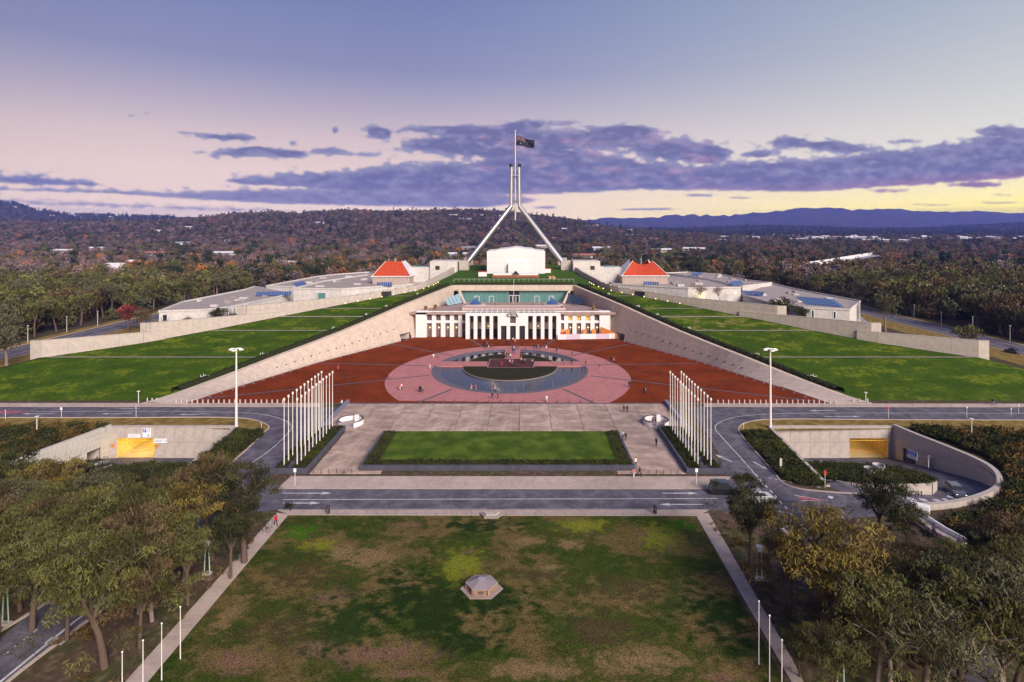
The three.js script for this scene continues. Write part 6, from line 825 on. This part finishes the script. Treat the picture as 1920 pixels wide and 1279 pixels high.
{
  // single trees near the building
  const at = (px, py, e, name, G, sc, c, w, label, sy) => tree(name, G, P(px, py, e), sc, px, c, w, label, undefined, sy);
  at(240, 622, 0, 'autumn_tree', midG[2], 0.85, 'red', bark, 'red autumn tree beside the ring road and stepped wall', 0.95); at(268, 622, 0, 'dark_tree', midG[0], 0.72, 'brown', bark, 'small brown tree between red tree and stepped wall');
  for (const [px, py, c, l] of [[252, 515, 'orange', 'bright orange tree between the white roofs and the red brick building'], [284, 515, 'orange', 'smaller orange tree past the red brick building, away from the white roofs'], [105, 540, 'rust', 'rust coloured tree over the dark wood']]) tree('autumn_tree', midG[px % 6], P(px, py + 8, -11), 1.4, px, c, bark, l);
  for (const [px, d, sc, l] of [[408, 226, 0.62, 'dark round tree in front of the wooded side wing windows'], [436, 230, 0.45, 'small dark tree beside the wooded side wing windows'], [464, 234, 0.4, 'smallest dark tree at the step of the outer wall'], [352, 222, 0.42, 'olive bush tree in front of the curved wing wall']]) { const p = PD(px, 600, d); tree('courtyard_tree', midG[(px | 0) % 6], V3(p.x, 3.2, p.z), sc, px, px === 352 ? 'golden' : 'dark', bark, l); }
  { const p = PD(1470, 600, 236); tree('courtyard_tree', midG[1], V3(p.x, 2.5, p.z), 0.98, 1, 'dark', bark, 'large dark round tree before the solar panel wing', undefined, 0.92); tree('courtyard_tree', midG[3], V3(p.x + 7, 2.5, p.z + 2), 0.6, 4, 'dark', bark, 'smaller dark tree beside the large round tree at the solar wing'); }
  { const p = PD(1312, 560, 262); tree('bare_tree', bareG[0], V3(p.x, 9, p.z), 0.95, 1, 'pink', mat(0.3, 0.17, 0.16, 1), 'bare pinkish tree before the pale office block'); tree('bare_tree', bareG[1], V3(p.x + 9, 9, p.z), 0.75, 3, 'pink', mat(0.3, 0.17, 0.16, 1), 'smaller bare pinkish tree beside the lit office window'); }
  tree('gum_tree', midG[4], P(1660, 622), 1.15, 2, 'grey', barkPale, 'tall thin gum tree beside the stepped wall end on the road side', undefined, 1.1); tree('gum_tree', midG[5], P(1812, 668), 0.75, 2, 'olive', barkPale, 'slender young gum on the ring road verge');
  tree('gum_tree', midG[1], P(12, 690), 1.0, 2, 'grey', barkPale, 'grey gum at the ring road edge beyond the lawn');
}
// houses of the suburbs
const houseAt = [];
{
  const wallM = [mat(0.7, 0.67, 0.66), mat(0.55, 0.44, 0.38), mat(0.62, 0.6, 0.63)], roofM = { white: mat(0.72, 0.7, 0.74), red: mat(0.5, 0.13, 0.08), grey: mat(0.32, 0.3, 0.34), rust: mat(0.42, 0.16, 0.12) };
  const wg = box(1, 0.55, 0.6), rs = new THREE.Shape(); rs.moveTo(-0.36, 0); rs.lineTo(0.36, 0); rs.lineTo(0, 0.3); rs.closePath(); const rg = new THREE.ExtrudeGeometry(rs, { depth: 1.1, bevelEnabled: false }).translate(0, 0, -0.55).rotateY(Math.PI / 2).translate(0, 0.55, 0), win = merge([-0.3, 0, 0.3].map(x => box(0.14, 0.2, 0.02, x, 0.2, 0.301)));
  const put = (px, py, w, roof, label, group, e = -13, turn = 0) => { const p = P(px, py, e); p.y = terrain(p.x, -p.z); const t = thing('house', label, 'house', p, turn, group); t.scale.set(w, Math.min(w * 0.75, 10), w * 0.8); mesh('walls', wg, wallM[(px | 0) % 3], t); mesh('roof', rg, roofM[roof], t); mesh('windows', win, M.glassDark, t); houseAt.push([p.x, -p.z, w]); };
  for (const [x, y, w, r, l] of [[216, 508, 24, 'white', 'long white roofed building in the wood beside the orange tree'], [262, 514, 26, 'red', 'red brick building with white roof edge between two orange trees'], [216, 523, 24, 'white', 'low white roofed building nearest the dark wood'], [240, 520, 18, 'grey', 'grey roofed building behind the low white one'], [512, 496, 26, 'grey', 'grey gabled house behind the wooded side wing'], [544, 502, 16, 'white', 'small white house beside the grey gabled house'], [1867, 517, 30, 'red', 'red tiled house in the wood beyond the ring road'], [1905, 515, 22, 'red', 'second red tiled house beside the first beyond the ring road'], [250, 497, 16, 'white', 'small white house behind the orange tree'], [680, 494, 20, 'red', 'red roofed house behind the orange hipped roof']]) put(x, y, w, r, l, undefined, -11);
  const R = rng(9); const row = (list, label, group, w) => list.forEach(([x, y], i) => put(x, y, w * (0.8 + R() * 0.5), ['white', 'grey', 'white', 'rust'][i % 4], label, group, -13, R() - 0.5));
  row([[264, 460], [231, 460], [303, 456], [334, 461], [356, 455], [437, 464], [410, 462], [450, 462], [180, 470], [345, 465], [420, 480], [290, 480], [120, 475], [56, 521], [600, 455]], 'pale house among the trees below the wooded hill', 'houses below the wooded hill', 34);
  row([[850, 452], [872, 454], [905, 452], [925, 458], [935, 452], [1036, 450], [1052, 456], [1030, 462], [1018, 468], [880, 470], [860, 482]], 'pale house seen between the legs of the mast', 'houses behind the mast', 34);
  row([[1097, 452], [1110, 450], [1148, 449], [1160, 452], [1174, 450], [1185, 455], [1128, 470], [1100, 482], [1240, 472], [1353, 456], [1300, 470], [1220, 458]], 'pale house in the wood behind the orange saddle roof', 'houses behind the saddle roof', 38);
  const far = []; for (let i = 0; i < 70; i++) far.push([R() * 270, 429 + R() * 13]); far.forEach(([x, y], i) => put(x, y + 6, 22 + R() * 14, i % 3 ? 'white' : 'grey', 'tiny pale house in the far suburb below the bare hill', 'far suburb below the bare hill', -13, R() - 0.5));
  const town = []; for (let i = 0; i < 90; i++) town.push([1330 + R() * 600, 437 + R() * 12]); town.forEach(([x, y], i) => put(x, y + 4, 24 + R() * 22, i % 4 ? 'white' : 'grey', 'tiny pale house in the far town below the blue range', 'far town below the blue range', -13, R() - 0.5));
  row([[1495, 453], [1515, 452.5], [1535, 452], [1556, 452], [1672, 456], [1694, 455], [1640, 455]], 'long white shed in the far town', 'white sheds in the far town', 55);
}
{
  // woods: up to 250 single trees near the ring roads, the rest as one mass
  const R = rng(4242), pick = (D, x) => { const k = clamp(R() * 0.55 + (n2c(x / (22 + D * 0.03), D / (40 + D * 0.08)) * 0.5 + 0.5) * 0.45), n = fbm(x / 130, D / 160, 2), right = x > 0 ? 1 : 0; if (D < 420) return k < 0.34 ? 'brown' : k < 0.62 ? 'olive' : k < 0.8 ? 'grey' : k < 0.93 ? 'dark' : right ? 'dark' : 'rust'; if (n > 0.02 && !right) return k < 0.5 ? 'bare' : k < 0.62 ? 'pink' : k < 0.66 ? 'rust' : k < 0.67 ? 'orange' : k < 0.84 ? 'brown' : 'dark'; if (n > 0.2) return k < 0.4 ? 'bare' : k < 0.5 ? 'rust' : k < 0.8 ? 'brown' : 'dark'; return k < 0.32 ? 'dark' : k < 0.42 ? 'conifer' : k < 0.66 ? 'brown' : k < 0.8 ? 'olive' : k < 0.95 ? 'bare' : right ? 'dark' : 'rust'; };
  const words = { olive: 'olive green', golden: 'golden', dark: 'dark green', brown: 'brown leaved', grey: 'grey green', rust: 'rust coloured' };
  const free = (x, D) => { if (Math.abs(x - C) < 160 && D < 372) return false; if (D < 420 && Math.abs(Math.abs(x + 0) - 174 - Math.max(0, D - 300) * 0.06) < 13.5) return false; if (D < 420 && Math.abs(x) < 172) return false; for (const [hx, hd, w] of houseAt) if (Math.abs(x * hd / D - hx) < w * 0.6 && D < hd + w && D > hd - 34 - hd * 0.1) return false; const u = CX + F * x / D; if (u > 1440 && u < 1660 && D > 500 && D < 1020) { const y = HZ + F * (H + 8) / D, ry = curve([[1440, 522], [1480, 508], [1530, 497], [1580, 489], [1620, 482], [1650, 477]], u); if (y > ry - 1.5 && y < ry + 15) return false; } return true; };
  let single = 0; const rest = [];
  for (let tries = 0; tries < 4000 && single < 250; tries++) { const D = 200 + R() * 190, s = R() < 0.5 ? -1 : 1, x = s * (188 + Math.pow(R(), 1.2) * (D * 0.98 - 150)); if (Math.abs(x) > D * (s < 0 ? 0.95 : 0.9) + 8 || Math.abs(x) < 188 || !free(x, D)) continue; const c = pick(D, x), h = 0.75 + R() * 0.45; tree('wood_tree', midG[Math.floor(R() * 6)], V3(x, terrain(x, D) - 0.05, -D), h, R() * 6, c, R() < 0.4 ? barkPale : bark, `${words[c]} tree in the wood edge across the ring road, ${s < 0 ? 'red tree' : 'solar wing'} side`, 'trees at the edge of the woods'); single++; }
  const stuff = new THREE.Group(); stuff.name = 'distant_woods'; stuff.userData = { kind: 'stuff', label: 'mixed autumn woodland covering the plain and the hills', category: 'woodland' }; scene.add(stuff);
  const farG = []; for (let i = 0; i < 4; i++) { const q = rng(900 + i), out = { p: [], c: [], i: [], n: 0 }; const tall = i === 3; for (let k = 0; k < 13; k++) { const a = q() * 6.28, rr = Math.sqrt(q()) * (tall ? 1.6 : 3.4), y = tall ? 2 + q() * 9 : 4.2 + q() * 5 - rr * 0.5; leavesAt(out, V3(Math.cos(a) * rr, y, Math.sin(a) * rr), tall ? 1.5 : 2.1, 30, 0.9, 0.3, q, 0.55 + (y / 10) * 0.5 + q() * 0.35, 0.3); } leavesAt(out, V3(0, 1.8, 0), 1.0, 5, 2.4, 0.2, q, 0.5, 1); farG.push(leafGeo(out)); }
  const mats4 = [[], [], [], []], cols4 = [[], [], [], []], m4 = new THREE.Matrix4(), qt = new THREE.Quaternion(), up = V3(0, 1, 0);
  const plant = (x, D, sc, c) => { const v = c === 'conifer' && R() < 0.6 ? 3 : Math.floor(R() * 3); qt.setFromAxisAngle(up, R() * 6.28); m4.compose(V3(x, terrain(x, D) - 0.3, -D), qt, V3(sc * (0.8 + R() * 0.4), sc * (0.8 + R() * 0.5), sc * (0.8 + R() * 0.4))); mats4[v].push(m4.clone()); const f = 0.85 + R() * 0.45; cols4[v].push(leafCols[c].map(q => q * f)); };
  for (let i = 0; i < 30000; i++) { const D = 205 + R() * 2400, t = (R() * 2 - 1) * 1.02, x = D * t; if (D < 400 && Math.abs(x) < 400 && Math.abs(x) < D * 0.94 && D < 390 && R() < 0.45) continue; if (!free(x, D)) continue; plant(x, D, (0.55 + Math.pow(R(), 1.5) * 1.15) * (D > 1200 ? 1.15 : 1), pick(D, x)); }
  for (let i = 0; i < 21000; i++) { const D = 1500 + Math.pow(R(), 1.1) * 1500, u = -150 + R() * 1450, x = (u - CX) * D / F; if (terrain(x, D) < -4) { if (R() < 0.3) plant(x, D, 1.2, pick(D, x)); continue; } const open = fbm(x / 160, D / 160, 3, n2b) > 0.34 && u < 700; if (open && R() < 0.85) continue; const k = R(); plant(x, D, 0.9 + R() * 0.5, k < 0.6 ? 'hill' : k < 0.82 ? 'dark' : k < 0.92 ? 'bare' : 'conifer'); }
  for (let i = 0; i < 14000; i++) { const D = 2700 + R() * 3200, u = -150 + R() * 2250, x = (u - CX) * D / F; for (let q = 0; q < 1; q++) plant(x, D, 1.4 + R() * 0.8, R() < 0.5 ? 'conifer' : R() < 0.5 ? 'hill' : 'dark'); }
  const fm = new THREE.MeshPhysicalMaterial({ specularIntensity: 0.12, vertexColors: true, roughness: 1, side: THREE.DoubleSide }), names = ['rounded_trees', 'broad_trees', 'spreading_trees', 'conifers'];
  farG.forEach((g, v) => { const im = new THREE.InstancedMesh(g, fm, mats4[v].length); im.name = names[v]; mats4[v].forEach((m, i) => { im.setMatrixAt(i, m); im.setColorAt(i, col(...cols4[v][i])); }); im.castShadow = im.receiveShadow = true; im.userData.kind = 'stuff'; stuff.add(im); });
  console.log('single', single, 'instanced', mats4.map(a => a.length));
}
{
  // low shrubs of the beds
  const R = rng(31), out = { p: [], c: [], i: [], n: 0 }; for (let k = 0; k < 7; k++) leavesAt(out, V3((R() - 0.5) * 0.8, 0.15 + R() * 0.3, (R() - 0.5) * 0.8), 0.38, 13, 0.26, 0.055, R, 0.65 + R() * 0.6, 0.1); const tg = leafGeo(out);
  const inside = (poly, x, z) => { let k = false; for (let i = 0, j = poly.length - 1; i < poly.length; j = i++) if ((poly[i][1] > z) !== (poly[j][1] > z) && x < (poly[j][0] - poly[i][0]) * (z - poly[i][1]) / (poly[j][1] - poly[i][1]) + poly[i][0]) k = !k; return k; };
  const M4 = [], CC = [], fill = (poly, per, y, tones, big = 1, gaps = 0.5) => { const xs = poly.map(p => p[0]), zs = poly.map(p => p[1]), x0 = Math.min(...xs), x1 = Math.max(...xs), z0 = Math.min(...zs), z1 = Math.max(...zs), n = (x1 - x0) * (z1 - z0) * per; for (let i = 0; i < n; i++) { const x = lerp(x0, x1, R()), z = lerp(z0, z1, R()); if (!inside(poly, x, z) || fbm(x / 5, z / 4, 3, n2b) > gaps) continue; const s = big * (0.7 + R() * 0.7) * (1 + fbm(x / 4, z / 4, 2) * 0.7), q = new THREE.Quaternion().setFromAxisAngle(V3(0, 1, 0), R() * 6.28); M4.push(new THREE.Matrix4().compose(V3(x, typeof y === 'function' ? y(x, -z) : y, z), q, V3(s, s * 1.1, s))); const t = sstep(-0.1, 0.35, fbm(x / 9, z / 7, 3, n2c)); const f = 0.8 + R() * 0.4; CC.push(mixc(tones[0], tones[1], t).map(c => c * f)); } };
  const dk = [0.05, 0.056, 0.02], rs = [0.15, 0.095, 0.03], gr = [0.075, 0.085, 0.022];
  fill(XZ([[1700, 806], [1920, 815], [2150, 830], [2150, 1080], [1900, 1020], [1836, 1024], [1768, 982], [1810, 972], [1872, 954], [1902, 920], [1896, 890], [1862, 866], [1795, 836], [1726, 814]]), 2.2, 0, [dk, rs], 1.5, 0.36);
  fill(XZ([[1392, 815], [1442, 810], [1545, 912], [1500, 910], [1470, 900], [1455, 884]]), 3, 0, [dk, gr], 1.0, 2); fill(XZ([[448, 807], [496, 812], [468, 835], [418, 880], [330, 925], [306, 914]]), 3, 0, [dk, gr], 1.0, 2);
  fill(XZ([[-250, 806], [190, 804], [205, 803], [122, 827], [28, 860], [-20, 880], [-250, 920]]), 2, 0, [dk, rs], 1.5, 0.36);
  for (const s of [1, -1]) fill(bedShape.map(([x, d]) => [side(s, x), -d]), 3.4, (x, d) => bedTop(d) - 0.1, [dk, gr], 1.0, 2);
  for (const s of [1, -1]) { const f = (x) => s > 0 ? x : -8.7 - x; for (const [a, b] of [[-43.2, -41.3], [-40.3, -37.9]]) fill([[f(a), -102.6], [f(b), -102.6], [f(b), -123.3], [f(a), -123.3]], 5, 0.8, [dk, gr], 0.5, 2); }
  fill([[-28, -103.7], [19.3, -103.7], [19.3, -105.7], [-28, -105.7]], 6, 0.85, [gr, dk], 0.42, 2); fill([[-28, -105.7], [-25.8, -105.7], [-25.8, -120.5], [-28, -120.5]], 6, 0.85, [gr, dk], 0.42, 2); fill([[17.1, -105.7], [19.3, -105.7], [19.3, -120.5], [17.1, -120.5]], 6, 0.85, [gr, dk], 0.42, 2);
  fill(XZ([[1360, 1010], [1310, 968], [1420, 968], [1900, 1290], [1520, 1290]]), 0.35, 0, [rs, [0.2, 0.14, 0.08]], 0.7, 0.1); fill(XZ([[0, 1290], [230, 1290], [500, 990], [420, 1000], [140, 1130]]), 0.35, 0, [rs, [0.17, 0.12, 0.07]], 0.7, 0.1);
  const im = new THREE.InstancedMesh(tg, new THREE.MeshPhysicalMaterial({ specularIntensity: 0.12, vertexColors: true, roughness: 1, side: THREE.DoubleSide }), M4.length); im.name = 'ground_cover'; M4.forEach((m, i) => { im.setMatrixAt(i, m); im.setColorAt(i, col(...CC[i])); }); im.castShadow = im.receiveShadow = true; im.userData = { kind: 'stuff', label: 'low dark shrubs covering the beds beside roads and ramps', category: 'shrubs' }; scene.add(im); console.log('tufts', M4.length);
}

renderer.render(scene, camera);
